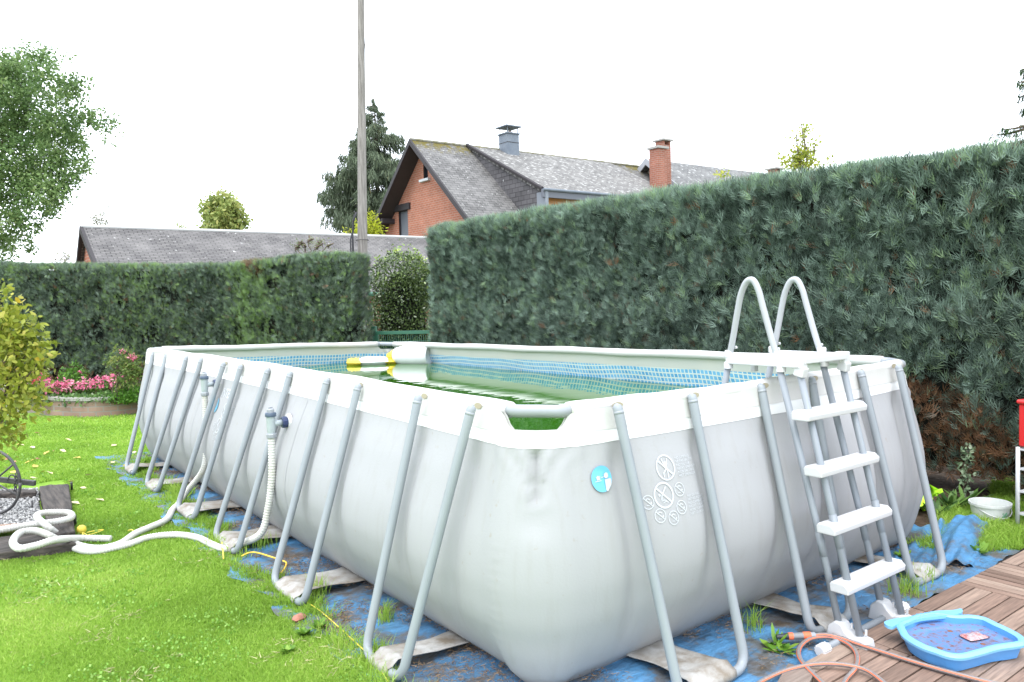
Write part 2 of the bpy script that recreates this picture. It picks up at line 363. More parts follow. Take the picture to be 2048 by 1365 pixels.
def lawn(name, n, sample, hmul=1.0, label='', m=None):
    xy = sample(n); xy = xy[:n]; n = len(xy)
    d = np.hypot(xy[:, 0]-CAMPOS[0], xy[:, 1]-CAMPOS[1])
    pn = patch_noise(xy[:, 0], xy[:, 1])
    h = (rng.uniform(.014, .034, n)*(1+.35*pn))*hmul*np.clip(.8+d*.03, 1, 1.15)
    wd = rng.uniform(.0022, .0045, n)*np.clip(d/3.0, 1, 4.5)
    V, F = blades(n, xy, h, wd, .75)
    r = np.clip(.5+.30*pn+rng.normal(0, .16, n), 0, 1)
    o = link(name, np_mesh(name, V, F, {'rnd': np.concatenate([r, r, r])}), m or m_grass); tag(o, label, 'grass', None, 'stuff'); return o
m_grass = leafmat('grass_blades', [(0, (.19, .31, .04)), (1, (.56, .60, .22)), (.35, (.27, .45, .06)), (.7, (.37, .56, .09)), (.93, (.48, .60, .14))], .45, .45)
EDGE = [(-2.5, .15), (0, -.42), (.7, -.40), (1.2, -.36), (2.0, -.37), (2.6, -.42), (3.2, -.34), (4, -.27), (4.7, -.27), (5.2, -.24), (6.2, -.25), (6.8, -.2), (7.4, 0), (7.8, .8), (12, 2.6)]
def edge_x(y): return np.interp(y, [e[0] for e in EDGE], [e[1] for e in EDGE])+.05*np.sin(y*9)+.03*np.sin(y*23)
def samp_left(n):
    out = []
    while sum(map(len, out)) < n:
        # uniform over the picture of the ground: denser near the camera
        px = rng.uniform(-60, 1000, n); py = rng.uniform(0, 1, n)**.8*600+818
        d = FW[None]+RT[None]*((px-1024)/FPX)[:, None]-UP[None]*((py-682.5)/FPX)[:, None]
        t = (0-CAMPOS[2])/d[:, 2]; P = CAMPOS+d*t[:, None]
        k = (t > 0) & (P[:, 0] < edge_x(P[:, 1])) & (P[:, 1] < 12.6) & (P[:, 1] > -.6)
        # keep off the sleepers / gravel and the tarp
        g = (P[:, 0] < -1.0+(P[:, 1]-6.4)*.11) & (P[:, 1] > 4.25) & (P[:, 1] < 6.72)
        P = P[k & ~g]; out.append(P[:, :2])
    return np.concatenate(out)[:n]
lawn('grass', 330000, samp_left, label='short bright green lawn beside the pool')
def samp_ring(n):
    x = rng.uniform(-3.4, -.2, n*2); y = rng.uniform(-1.6, 12.5, n*2); k = (x < edge_x(y)) & ~((x < -.95) & (y > 4.2) & (y < 6.7))
    return np.stack([x[k], y[k]], 1)
lawn('grass', 90000, samp_ring, label='sparser under-growth of the same green lawn')
def samp_right(n):
    x = rng.uniform(3.15, 5.6, n*3); y = rng.uniform(-.75, .9, n*3)
    k = (y > -.50+np.maximum(0, 3.6-x)*.9) & (y < .05+(x-3.4)*.10+.08*np.sin(x*5)) & (rng.uniform(0, 1, n*3) < .75+.3*np.sin(x*8)*np.sin(y*9))
    return np.stack([x[k], y[k]], 1)
lawn('grass', 26000, samp_right, 2.4, 'longer dull green grass between deck and hedge by the white bucket')
def samp_edge(n):
    y = rng.uniform(-.6, 7, n); x = edge_x(y)+rng.normal(0, .035, n)
    return np.stack([x, y], 1)[rng.uniform(0, 1, n) < .55+.45*np.sin(y*6.1)*np.sin(y*2.3+1)]
lawn('grass', 16000, samp_edge, 2.7, 'long uncut grass fringe along the tarp beside the pool legs')

# ================================================================ pool
W, L = 3.263, 7.45
def rimz(x, y):
    a = np.clip(x/W, 0, 1); return 1.275+(.03*(1-a)-.07*a)*np.clip(y/L, 0, 1)
LY_T = [.377, .904, 1.70, 2.213, 2.908, 3.374, 3.998, 4.441, 5.209, 5.691, 6.482, 6.973]
LY_B = [.527, .887, 1.662, 2.159, 2.865, 3.395, 3.972, 4.50, 5.228, 5.715, 6.28, 6.72]
RX_T = [.407, .901, 1.443, 1.906, 2.423, 2.871]
RX_B = [.455, .90, 1.42, 1.80, 2.45, 2.84]
LX_T = [-.035, -.005, .045, .07, .088, .088, .08, .07, .085, .07, .06, .03]
RY_T = -.065
RAD = .21
straight = [(W-2*RAD), (L-2*RAD)]
def perim(nl=230, ns=130, nc=14):
    """(base xy, normal, side, s along that side) round the rounded rectangle, starting on the near long side"""
    out = []
    for t in np.linspace(0, 1, ns+1)[:-1]: out.append(((RAD+t*straight[0], 0), (0, -1), 'S', RAD+t*straight[0]))
    def arc(cx, cy, a0, tagc):
        for t in np.linspace(0, 1, nc+1)[:-1]:
            a = a0+t*math.pi/2; n = (math.cos(a), math.sin(a)); out.append(((cx+RAD*n[0], cy+RAD*n[1]), n, tagc, t))
    arc(W-RAD, RAD, -math.pi/2, 'c1')
    for t in np.linspace(0, 1, nl+1)[:-1]: out.append(((W, RAD+t*straight[1]), (1, 0), 'E', RAD+t*straight[1]))
    arc(W-RAD, L-RAD, 0, 'c2')
    for t in np.linspace(0, 1, ns+1)[:-1]: out.append(((W-RAD-t*straight[0], L), (0, 1), 'N', W-RAD-t*straight[0]))
    arc(RAD, L-RAD, math.pi/2, 'c3')
    for t in np.linspace(0, 1, nl+1)[:-1]: out.append(((0, L-RAD-t*straight[1]), (-1, 0), 'W', L-RAD-t*straight[1]))
    arc(RAD, RAD, math.pi, 'c0')
    return out
OZ = [0, .015, .05, .10, .2, .35, .5, .6, .7, .9, 1.05, 1.15, 1.2, 1.3]
OO = [-.10, -.082, -.03, .018, .082, .145, .170, .165, .148, .088, .045, .02, .008, .0]
def o_prof(z): return np.interp(z, OZ, OO)
# smooth the profile once
_zz = np.linspace(-.05, 1.35, 281); _oo = np.interp(_zz, OZ, OO)
for _ in range(90): _oo[1:-1] = (_oo[:-2]+2*_oo[1:-1]+_oo[2:])/4
def o_s(z): return np.interp(z, _zz, _oo)
def legoff(z, top, bot): return top+(bot-top)*np.clip((1.232-z)/1.18, 0, 1)
def bow(side, s, z):
    h = min(max(z/1.25, 0), 1)
    if side == 'W': t = s/L; return -.1*4*t*(1-t)*h - (0.0)*t
    if side == 'S': t = s/W; return .072*4*t*(1-t)*h
    return 0
def wall_off(side, s, z):
    """outward offset of the vinyl from the base rectangle"""
    o = float(o_s(z))
    if side in 'SWEN':
        Ls = W if side in 'SN' else L
        ce = min(s, Ls-s); k = float(sstep(.15, .75, ce)); o = o*((.72+.28*k) if o > 0 else 1)
        legs = (list(zip(RX_T, RX_B)) if side in 'SN' else list(zip(LY_T, LY_B)))
        dent = 0; 
        for a, b in (legs if side in 'SW' else []):
            q = legoff(z, a, b); zc = .33+.1*math.sin(a*9)
            dpt = .030*float(sstep(zc-.25, zc+.15, z))*float(1-sstep(.95, 1.12, z))
            dent += dpt*.8*math.exp(-((s-q)/.040)**2)+dpt*.25*math.exp(-((s-q)/.11)**2)
        o = o+.016*float(sstep(.15, .5, z))*float(1-sstep(.9, 1.1, z))*k - dent
        o += bow(side, s, z)
        # soft ripples of the sheet
        o += .0022*math.sin(s*21+z*3)*float(sstep(1.2, .9, z) if False else 1-sstep(.8, 1.15, z))*.6
        if side == 'W': o += (.0022*(s-3.5))*max(0, 1-z/.3)*6*.8
        o += .0016*math.sin(s*3.3+z*6.0)
        # water-pressed gathering under the white band
        o += .004*math.sin(s*34+math.sin(s*5)*3)*math.exp(-((z-1.02)/.07)**2)*(1.2-k)
    else:
        o = o*(.72 if o > 0 else 1)+.016*math.sin(math.pi*s)*float(1-sstep(.8, 1.12, z))+.016*math.sin(math.pi*s)*float(1-sstep(.05, .3, z))
    return o
CORN = {'c0': (0, 0), 'c1': (W, 0), 'c2': (W, L), 'c3': (0, L)}
def corner_folds(x, y, z, cx, cy):
    """pleats that run down from each corner tube"""
    ang = math.atan2(y-cy, x-cx); d = math.hypot(x-cx, y-cy)
    if d > .7: return 0
    u = (x-cx)*(1 if cx == 0 else -1)-(y-cy)*(1 if cy == 0 else -1)   # signed distance round the corner
    f = 0
    t = (z-.90)/.2
    for u0, dp, wd, z0, z1 in ((0, .040, .022, .84, 1.10), (-.075, -.012, .020, .90, 1.10), (.08, -.014, .020, .88, 1.10), (-.15, .009, .022, .86, 1.09), (.16, .009, .022, .88, 1.09), (-.24, -.005, .02, .93, 1.09), (.25, -.005, .02, .92, 1.09)):
        c = u0*max(.12, t)
        f -= dp*math.exp(-((u-c)/(wd*(.5+.7*max(0, t))))**2)*float(sstep(z0, z0+.06, z))*float(1-sstep(z1-.05, z1, z))
    f -= .016*math.exp(-(u/.05)**2-((z-.80)/.07)**2)
    for (uu, zz, aa) in ((-.035, .90, .010), (.045, .86, .010), (.02, .80, .006), (-.06, .93, .006)): f += aa*math.exp(-((u-uu)/.012)**2-((z-zz)/.022)**2)
    # row of little puckers along the seam left of the corner
    f += .0045*math.sin(z*170+u*30)*math.exp(-((u+.16+.10*(.6-z))/.022)**2)*float(sstep(.22, .3, z))*float(1-sstep(.62, .72, z))
    return f
def wall_point(side, s, z, lift=0.0):
    o = wall_off(side, s, z)+lift+(corner_folds(s, 0, z, 0, 0) if side == 'S' and s < .55 else 0)
    return {'S': (s, -o, z), 'W': (-o, s, z), 'E': (W+o, s, z), 'N': (s, L+o, z)}[side]
PER = perim()
def wall_grid(name, m, zf, nz, extra=0.0, inner=False, parent=None, skip=None, uvtile=False, smooth=True):
    V, UV = [], []; n = len(PER); acc = 0; prev = None
    for (b, nn, side, s) in PER:
        if prev: acc += math.hypot(b[0]-prev[0], b[1]-prev[1])
        prev = b; rz = float(rimz(*b)); lo, hi = zf(rz, side, s)
        for j in range(nz+1):
            z = lo+(hi-lo)*j/nz
            o = wall_off(side if len(side) == 1 else side, s, z)+extra
            x, y = b[0]+nn[0]*o, b[1]+nn[1]*o
            if True:
                for c, (cx, cy) in CORN.items():
                    if abs(x-cx) < .6 and abs(y-cy) < .6:
                        ff = corner_folds(b[0], b[1], z, cx, cy); x += nn[0]*ff; y += nn[1]*ff
            if uvtile:
                wv = .008*math.sin(acc*9+2*math.sin(acc*3))*math.cos(z*5); x += nn[0]*wv; y += nn[1]*wv
            V.append((x, y, z)); UV.append((acc, z-rz+.012*math.sin(acc*2.1)+.006*math.sin(acc*6.3)))
    F = []
    for i in range(n):
        k = (i+1) % n
        if skip and skip(i) : continue
        for j in range(nz): F.append((i*(nz+1)+j, k*(nz+1)+j, k*(nz+1)+j+1, i*(nz+1)+j+1))
    return link(name, np_mesh(name, V, F, uv=UV), m, parent, smooth)
# smoothstep offset at arc corners so the corner meets the sides
pool = thing('swimming_pool', (W/2, L/2, 0), 'large rectangular above-ground frame pool with grey vinyl walls and cream rim', 'swimming pool')
def notch(side, s):   # how far the cream fabric dips under the corner tube (0 none, 1 full)
    if len(side) == 2: return float(sstep(0.0, .22, s)*(1-sstep(.78, 1.0, s)))
    return 0.0
wall_grid('wall', m_vinyl, lambda rz, sd, s: (.004, rz-.185), 54, parent=pool)
wall_grid('white_stripe', m_white, lambda rz, sd, s: (rz-.185, rz-.13-.0*s), 4, extra=.002, parent=pool)
wall_grid('rim_band', m_cream, lambda rz, sd, s: (rz-.13, rz-.035-.075*notch(sd, s)), 8, extra=.0045, parent=pool)
wall_grid('inner_band', m_inner, lambda rz, sd, s: (rz-.165, rz-.035-.075*notch(sd, s)), 4, extra=-.012, inner=True, parent=pool)
wall_grid('mosaic_liner', m_tile, lambda rz, sd, s: (.80, rz-.165), 12, extra=-.014, inner=True, uvtile=True, parent=pool)
# rim sleeves: a round fabric-covered rail along every side
TR = .036
def rail_pts(side, n=60):
    Ls = W if side in 'SN' else L; out = []
    for i in range(n+1):
        s = .205+(Ls-.41)*i/n; o = bow(side, s, 1.25)-.028
        p = {'S': (s, -o), 'W': (-o, s), 'E': (W+o, s), 'N': (s, L+o)}[side]
        z = float(rimz(*p))-TR+.0035*math.sin(s*4.1); out.append((p[0], p[1], z))
    return out
for sd in 'SWEN':
    P = rail_pts(sd)
    rr = [TR+.0018*math.sin(i*.9+len(sd)) for i in range(len(P))]; rr[0] = rr[-1] = TR*1.02
    MB().tube(P, rr, 18).build('rim_sleeve', m_cream, pool, True)
def rp(side, i): return np.array(rail_pts(side)[i])
for a, b, c in (('S', 'W', (0, 0)), ('S', 'E', (W, 0)), ('N', 'E', (W, L)), ('N', 'W', (0, L))):
    ia = 0 if c[0] == 0 else -1; ib = 0 if c[1] == 0 else -1
    pa, pb = rp(a, ia), rp(b, ib); ja = 2 if ia == 0 else -3; jb = 2 if ib == 0 else -3
    da = pa-rp(a, ja); db = pb-rp(b, jb); da /= np.linalg.norm(da); db /= np.linalg.norm(db)
    q = [pa-da*.05, pa, pa+da*.05, (pa+da*.05)*.55+(pb+db*.05)*.45, pb+db*.05, pb, pb-db*.05]
    MB().tube(catmull(q, 6), .0285, 20).build('corner_tube', m_cornertube, pool, True)
# dark sleeve slots and U legs with their straps
def uframe(tA, tB, bA, bB, side):
    """U-shaped leg: two slanting tubes joined by a bar on the ground"""
    r = .0225; zb = .032; bend = .085
    top = np.array(tA, float), np.array(tB, float); bot = np.array([*bA, zb]), np.array([*bB, zb])
    pts = []
    dA = top[0]-bot[0]; dA /= np.linalg.norm(dA); dB = top[1]-bot[1]; dB /= np.linalg.norm(dB); e = bot[1]-bot[0]; e /= np.linalg.norm(e)
    inn = np.array([0, .05, 0]) if side == 'S' else np.array([.05, 0, 0])
    pts.append(top[0]+dA*.012+inn*.25); pts.append(top[0]+dA*.006+inn*.02); pts.append(top[0]-dA*.004)
    for t in np.linspace(.04, .96, 14): pts.append(top[0]+(bot[0]+dA*bend-top[0])*t)
    for a in np.linspace(0, 1, 8):
        p0, p1, p2 = bot[0]+dA*bend, bot[0], bot[0]+e*bend; pts.append((1-a)**2*p0+2*a*(1-a)*p1+a*a*p2)
    for a in np.linspace(0, 1, 8):
        p0, p1, p2 = bot[1]-e*bend, bot[1], bot[1]+dB*bend; pts.append((1-a)**2*p0+2*a*(1-a)*p1+a*a*p2)
    for t in np.linspace(.96, .04, 14): pts.append(top[1]+(bot[1]+dB*bend-top[1])*t)
    pts.append(top[1]-dB*.004); pts.append(top[1]+dB*.006+inn*.02); pts.append(top[1]+dB*.012+inn*.25)
    rads = [r]*len(pts); rads[0] = rads[-1] = r*.8; leg = MB().tube(pts, rads, 16).build('leg_frame', m_leg, pool, True)
    # pale ferrule and dark slot where each leg goes into the sleeve
    out = np.array([0, -1, 0]) if side == 'S' else np.array([-1, 0, 0]); al = np.array([1, 0, 0]) if side == 'S' else np.array([0, 1., 0])
    for t, dr_ in zip(top, (dA, dB)):
        cc = t+inn*.15+np.array([0, 0, .004])
        mb = MB(); mb.tube([t-dr_*.020, t-dr_*.006], [.0231, .0231], 14); mb.build('leg_ferrule', m_cornertube, leg, True)
        sl_ = MB(); ring = []
        for k in range(20):
            a = 2*math.pi*k/20; x_ = .032*math.cos(a)+(.040 if side == 'S' else .036); z_ = .014*math.sin(a)+.006
            ring.append(np.array([t[0], t[1], t[2]])+al*x_+np.array([0, 0, z_+.006]))
        # sit the slot on the cream band
        if side == 'S': ring = [np.array([p[0], -(wall_off('S', p[0], p[2])+.0075), p[2]]) for p in ring]
        else: ring = [np.array([-(wall_off('W', p[1], p[2])+.0075), p[1], p[2]]) for p in ring]
        sl_.poly(ring).build('sleeve_slot', m_cap, leg)
    # strap: vinyl sheet looped round the ground bar and running under the pool
    m0, m1 = (bot[0]+e*.10), (bot[1]-e*.10); mb = MB(); nu, nv = 10, 16
    din = -out; V = []
    hem = random.uniform(-.02, .02)
    for v in range(nv+1):
        for u in range(nu+1):
            f = u/nu; base = m0*(1-f)+m1*f; wid = 1+.12*math.sin(v*.5+hem*50)
            base = (m0+m1)/2+(base-(m0+m1)/2)*wid
            t = v/nv
            if t < .3:
                a = -math.pi*.75+t/.3*math.pi*1.35; p = base+(-din*math.cos(a)*-.028)+np.array([0, 0, math.sin(a)*.028]) if False else base+out*(.027*math.cos(a+math.pi*.2))+np.array([0, 0, .0275*math.sin(a+math.pi*.2)])
                p[2] = max(p[2], .006)
            else:
                q = (t-.3)/.7; p = base+din*(.03+q*.42)+np.array([0, 0, .012+.030*(1-q)**2+.012*abs(math.sin(u*.9+v*.35+hem*99))*(1-q*.5)])
            V.append(p)
    F = [(v*(nu+1)+u, v*(nu+1)+u+1, (v+1)*(nu+1)+u+1, (v+1)*(nu+1)+u) for v in range(nv) for u in range(nu)]
    o = MB().add(V, F).build('strap', m_strap, leg, True)
    so_ = o.modifiers.new('s', 'SOLIDIFY'); so_.thickness = .003
    return leg
LXB = -.375
for i in range(0, 12, 2):
    uframe((-LX_T[i] if False else LX_T[i]-.022+0, LY_T[i], 1.232), (LX_T[i+1]-.022, LY_T[i+1], 1.232), (LXB, LY_B[i]), (LXB, LY_B[i+1]), 'W')
for i in range(0, 6, 2):
    uframe((RX_T[i], RY_T-.024, 1.232), (RX_T[i+1], RY_T-.024, 1.232), (RX_B[i], -.375), (RX_B[i+1], -.375), 'S')
# hidden-side legs, seen only from a step aside
for i in range(0, 12, 2):
    y0, y1 = LY_T[i], LY_T[i+1]
    e = [(W+.02, y0, 1.2), (W+.36, y0, .1), (W+.38, y0+.06, .032), (W+.38, y1-.06, .032), (W+.36, y1, .1), (W+.02, y1, 1.2)]
    MB().tube(e, .0225, 12).build('leg_frame', m_leg, pool, True)
# the water
def water_mat():
    m = bpy.data.materials.new('green_water'); m.use_nodes = True; t = m.node_tree; b = t.nodes['Principled BSDF']
    b.inputs['Base Color'].default_value = (.024, .105, .004, 1); b.inputs['Roughness'].default_value = .012; b.inputs['IOR'].default_value = 1.8
    b.inputs['Specular IOR Level'].default_value = .5
    tc = N(t, 'ShaderNodeTexCoord'); mp = N(t, 'ShaderNodeMapping'); mp.inputs['Scale'].default_value = (1, 1.4, 1); t.links.new(tc.outputs['Object'], mp.inputs[0])
    n = N(t, 'ShaderNodeTexNoise'); n.inputs['Scale'].default_value = 2.6; n.inputs['Detail'].default_value = 2; t.links.new(mp.outputs[0], n.inputs['Vector'])
    bp = N(t, 'ShaderNodeBump'); bp.inputs['Strength'].default_value = .10; bp.inputs['Distance'].default_value = .02
    t.links.new(n.outputs[0], bp.inputs['Height']); t.links.new(bp.outputs[0], b.inputs['Normal']); return m
WZ = .935
o = MB().poly([(-.05, -.05, WZ), (W+.05, -.05, WZ), (W+.05, L+.05, WZ), (-.05, L+.05, WZ)])
# clip to the wall outline
o = MB(); ring = []
for (b, nn, side, s) in PER:
    q = wall_off(side, s, WZ)-.012-(.06 if len(side) == 2 else 0); ring.append((b[0]+nn[0]*q, b[1]+nn[1]*q, WZ))
o.poly(ring); o = o.build('water', water_mat()); o['kind'] = 'structure'

def seam(side, s0, s1, z0, z1):
    V = []; n = 30
    for i in range(n+1):
        z = z0+(z1-z0)*i/n; sc = s0+(s1-s0)*i/n
        for ds in (-.0025, .0025): V.append(wall_point(side, sc+ds, z, .0022))
    MB().add(V, [(2*i, 2*i+1, 2*i+3, 2*i+2) for i in range(n)]).build('welded_seam', m_seam, pool, True)
m_seam = mat('seam_vinyl', (.345, .348, .365), .65)
for a in (('S', 3.04, 3.06, .1, 1.08), ('W', 2.52, 2.52, .08, 1.09), ('W', 4.9, 4.9, .08, 1.09)): seam(*a)
# ---- prints on the vinyl
def print_mesh(name, polys, side, m, parent, lift=.003):
    """polys: list of [(s,z)...]; laid on the wall surface"""
    bm = bmesh.new()
    for P in polys:
        f = bm.faces.new([bm.verts.new((p[0], p[1], 0)) for p in P])
    bmesh.ops.triangulate(bm, faces=bm.faces[:])
    for v in bm.verts:
        v.co = Vector(wall_point(side, v.co.x, v.co.y, lift))
    me = bpy.data.meshes.new(name); bm.to_mesh(me); bm.free()
    return link(name, me, m, parent)
def ring2(cx, cz, r, w_, n=40):
    return [[(cx+r*math.cos(a), cz+r*math.sin(a)), (cx+r*math.cos(b), cz+r*math.sin(b)), (cx+(r-w_)*math.cos(b), cz+(r-w_)*math.sin(b)), (cx+(r-w_)*math.cos(a), cz+(r-w_)*math.sin(a))]
            for a, b in [(2*math.pi*i/n, 2*math.pi*(i+1)/n) for i in range(n)]]
def disc2(cx, cz, r, n=28, e=1):
    return [[(cx+r*math.cos(2*math.pi*i/n), cz+e*r*math.sin(2*math.pi*i/n)) for i in range(n)]]
def bar2(x0, z0, x1, z1, w_):
    dx, dz = x1-x0, z1-z0; l = math.hypot(dx, dz); nx, nz = -dz/l*w_/2, dx/l*w_/2; k = max(1, int(l/.02)); out = []
    for i in range(k):
        a, b = i/k, (i+1)/k
        out.append([(x0+dx*a+nx, z0+dz*a+nz), (x0+dx*b+nx, z0+dz*b+nz), (x0+dx*b-nx, z0+dz*b-nz), (x0+dx*a-nx, z0+dz*a-nz)])
    return out
def text_mesh(name, body, side, s0, z0, size, m, parent, flip=False, bold=0.0, sx=1.0, spacing=1.0):
    cu = bpy.data.curves.new('txt', 'FONT'); cu.body = body; cu.size = size; cu.offset = bold; cu.space_line = spacing
    ob = bpy.data.objects.new('txt', cu); COL.objects.link(ob)
    dg = bpy.context.evaluated_depsgraph_get(); me = bpy.data.meshes.new_from_object(ob.evaluated_get(dg))
    bpy.data.objects.remove(ob)
    for v in me.vertices:
        x, y = v.co.x*sx, v.co.y
        v.co = Vector(wall_point(side, s0+(-x if flip else x), z0+y, .0032))
    return link(name, me, m, parent)
def warnings(side, fx, m, parent, texts=True):
    """fx maps local (a across, b up), metres from the big lower circle's centre, to (s,z)"""
    P = []
    def add(Q): P.extend([[fx(*p) for p in q] for q in Q])
    # no jumping
    bx, bz, r = .047, .125, .062
    add(ring2(bx, bz, r, .0085)); add(bar2(bx-.042, bz+.038, bx+.042, bz-.04, .009))
    add(disc2(bx+.002, bz+.022, .009, 14)); add([[(bx-.008, bz+.014), (bx+.012, bz+.014), (bx+.010, bz-.014), (bx-.006, bz-.012)]])
    add(bar2(bx-.008, bz+.012, bx-.016, bz+.046, .006)); add(bar2(bx+.012, bz+.012, bx+.02, bz+.044, .006))
    add(bar2(bx-.004, bz-.01, bx-.022, bz-.026, .008)); add(bar2(bx-.022, bz-.026, bx-.020, bz-.046, .006)); add(bar2(bx+.008, bz-.012, bx+.006, bz-.05, .007))
    # no diving
    add(ring2(0, 0, .063, .0095)); add(bar2(-.043, .04, .044, -.04, .009))
    add(bar2(.02, .038, -.012, .002, .008)); add(disc2(-.028, .004, .007, 12)); add(bar2(-.012, .002, -.02, -.022, .006))
    add(bar2(-.02, -.026, -.004, -.022, .004)); add(bar2(-.004, -.022, .012, -.028, .004)); add(bar2(-.014, -.036, .004, -.03, .004)); add(bar2(.004, -.03, .02, -.036, .004))
    for (cx, cz) in ((.108, .012), (.098, -.072), (.034, -.112), (-.045, -.09), (-.100, -.020)):
        add(ring2(cx, cz, .034, .0045, 28)); add(bar2(cx-.024, cz+.022, cx+.024, cz-.022, .005))
        add(bar2(cx-.014, cz+.008, cx-.002, cz+.018, .005)); add(bar2(cx-.002, cz+.018, cx+.012, cz+.010, .005)); add(disc2(cx+.016, cz-.004, .005, 10)); add(bar2(cx-.014, cz-.014, cx+.006, cz-.016, .003))
    print_mesh('warning_pictograms', P, side, m, parent)
# short side
c = aty(1316, 990, -.13); cs, cz = c[0]+.014, c[2]
warnings('S', lambda a, b: (cs+a*.92, cz+b*.92), m_print, pool)
text_mesh('warning_text', 'NO JUMPING\nNE PAS SAUTER\nNO SALTAR\nNICHT SPRINGEN\nNON SALTARE\nNIET SPRINGEN', 'S', cs+.112, cz+.142, .0165, m_print, pool, spacing=.95)
text_mesh('warning_text', 'NO DIVING\nNE PAS PLONGER\nNO ZAMBULLIRSE\nNICHT TAUCHEN\nNON TUFFARSI\nNIET DUIKEN', 'S', cs+.138, cz-.03, .0165, m_print, pool, spacing=.95)
bc = aty(1212, 960, -.11)
bl = print_mesh('supervision_emblem', disc2(bc[0], bc[2], .056, 40), 'S', m_blueprint, pool, .008)
bx, bz = bc[0], bc[2]; P = disc2(bx+.022, bz+.012, .0125, 16)
P += [[(bx+.012, bz-.004), (bx+.045, bz-.002), (bx+.05, bz-.012), (bx+.046, bz-.03), (bx+.022, bz-.055), (bx+.012, bz-.05)]]
P += disc2(bx-.022, bz+.01, .006, 10)+bar2(bx-.03, bz+.0, bx-.012, bz+.002, .007)+bar2(bx-.032, bz+.012, bx-.026, bz+.002, .004)+bar2(bx-.012, bz+.014, bx-.014, bz+.002, .004)+bar2(bx-.006, bz+.006, bx+.008, bz+.008, .003)+bar2(bx-.04, bz-.008, bx-.006, bz-.006, .003)
print_mesh('emblem_figures', P, 'S', m_print, bl, .0098)
# long side: brand lettering, pictograms and emblem between the legs
t0 = atx(437, 799, -.08); t1 = atx(466, 806, -.08)
text_mesh('wall_lettering', 'INTEX', 'W', t0[1]+.19, t0[2]+.005, .100, m_print, pool, flip=True, bold=.002, sx=1.0)
c2 = atx(430, 852, -.12); s2, z2 = c2[1], c2[2]
warnings('W', lambda a, b: (s2-a, z2+b), m_print, pool)
text_mesh('warning_text', 'NO JUMPING\nNE PAS SAUTER\nNO SALTAR\nNICHT SPRINGEN', 'W', s2-.12, z2+.15, .0165, m_print, pool, flip=True, spacing=.95)
c3 = atx(418, 812, -.1); print_mesh('supervision_emblem', disc2(c3[1], c3[2], .061, 40), 'W', m_blueprint, pool, .007)
print_mesh('wall_mark', disc2(2.30, .985, .02, 12)+disc2(2.30, .94, .012, 12), 'W', m_print, pool)

# ---- plunger valves (parts of the pool's plumbing) with their hoses
def tubek(name, pts, r, m, parent=None, n=12, sub=8, ribs=0, smooth=True):
    P = catmull(pts, sub); rr = r
    if ribs:
        # resample evenly so the ribs are even
        Q = np.array(P); d = np.r_[0, np.cumsum(np.linalg.norm(np.diff(Q, axis=0), axis=1))]; k = int(d[-1]/ribs*4)
        tt = np.linspace(0, d[-1], k); Q = np.stack([np.interp(tt, d, Q[:, i]) for i in range(3)], 1); P = Q
        rr = [r*(1+(.08 if (i % 4) in (1, 2) else -.07)) for i in range(k)]
    return MB().tube(P, rr, n).build(name, m, parent, smooth)
def valve(px, py, label):
    bx_ = -.2
    for _ in range(6):
        b = atx(px, py, bx_); y, z = b[1], b[2]; wx = -wall_off('W', y, z); bx_ = wx-.125
    v = thing('plunger_valve', (wx, y, z), label, 'valve')
    MB().lathe((wx+.01, y, z), [(0, 0), (.058, 0), (.06, .012), (.05, .02), (.045, .024), (0, .024)], (-1, 0, 0), 12).build('wall_flange', m_plastic, v)
    MB().lathe((wx-.014, y, z), [(.0, 0), (.037, 0), (.040, .008), (.040, .030), (.035, .036), (0, .036)], (-1, 0, 0), 10).build('union_nut', m_valveb, v)
    MB().tube([(wx-.045, y, z), (bx_, y, z)], .021, 16).build('side_pipe', m_valve, v, True)
    MB().lathe((bx_, y, z), [(0, -.07), (.024, -.07), (.027, -.05), (.030, -.03), (.030, .045), (.032, .052), (0, .052)], n=20).build('valve_body', m_valve, v, True, 40)
    MB().lathe((bx_, y, z), [(0, .05), (.037, .05), (.038, .056), (.038, .072), (.034, .078), (0, .078)], n=16).build('cap_ring', m_valved, v, True, 40)
    kn = MB().lathe((bx_, y, z), [(0, .078), (.026, .078), (.026, .098), (.02, .106), (0, .108)], n=10); kn.box((bx_, y, z+.106), (.034, .01, .02), Matrix.Rotation(.5, 3, 'Z'), .002); kn.build('knob', m_cornertube, v)
    MB().lathe((bx_, y, z), [(0, -.098), (.033, -.098), (.036, -.092), (.036, -.072), (.031, -.066), (0, -.066)], n=8).build('hose_nut', m_cornertube, v)
    return (bx_, y, z-.09)
v2 = valve(542, 848, 'grey plunger valve with white knob on the nearer wall outlet')
v1 = valve(409, 770, 'grey plunger valve on the farther wall outlet, half behind a leg')
g = lambda x, y, z=.03: tuple(atz(x, y, z))
hA = [v1, tuple(np.array(v1)+(-.003, .0, -.15)), tuple(np.array(v1)+(-.01, 0, -.4)), tuple(np.array(v1)+(-.05, -.02, -.65)), g(372, 985, .10), g(357, 1008, .04), g(345, 1020), g(332, 1040), g(300, 1055), g(270, 1068), g(240, 1088), g(200, 1097), g(160, 1092), g(120, 1072), g(98, 1056, .13), g(74, 1034, .15), g(90, 1026, .15), g(136, 1026, .13), g(142, 1036, .13), g(110, 1044, .13), g(60, 1050, .12), g(0, 1060, .12), g(-60, 1066, .12)]
o = tubek('pool_hose', hA, .024, m_hose, n=12, ribs=.019); tag(o, 'white corrugated hose from the farther valve, looping over the dark sleepers', 'hose')
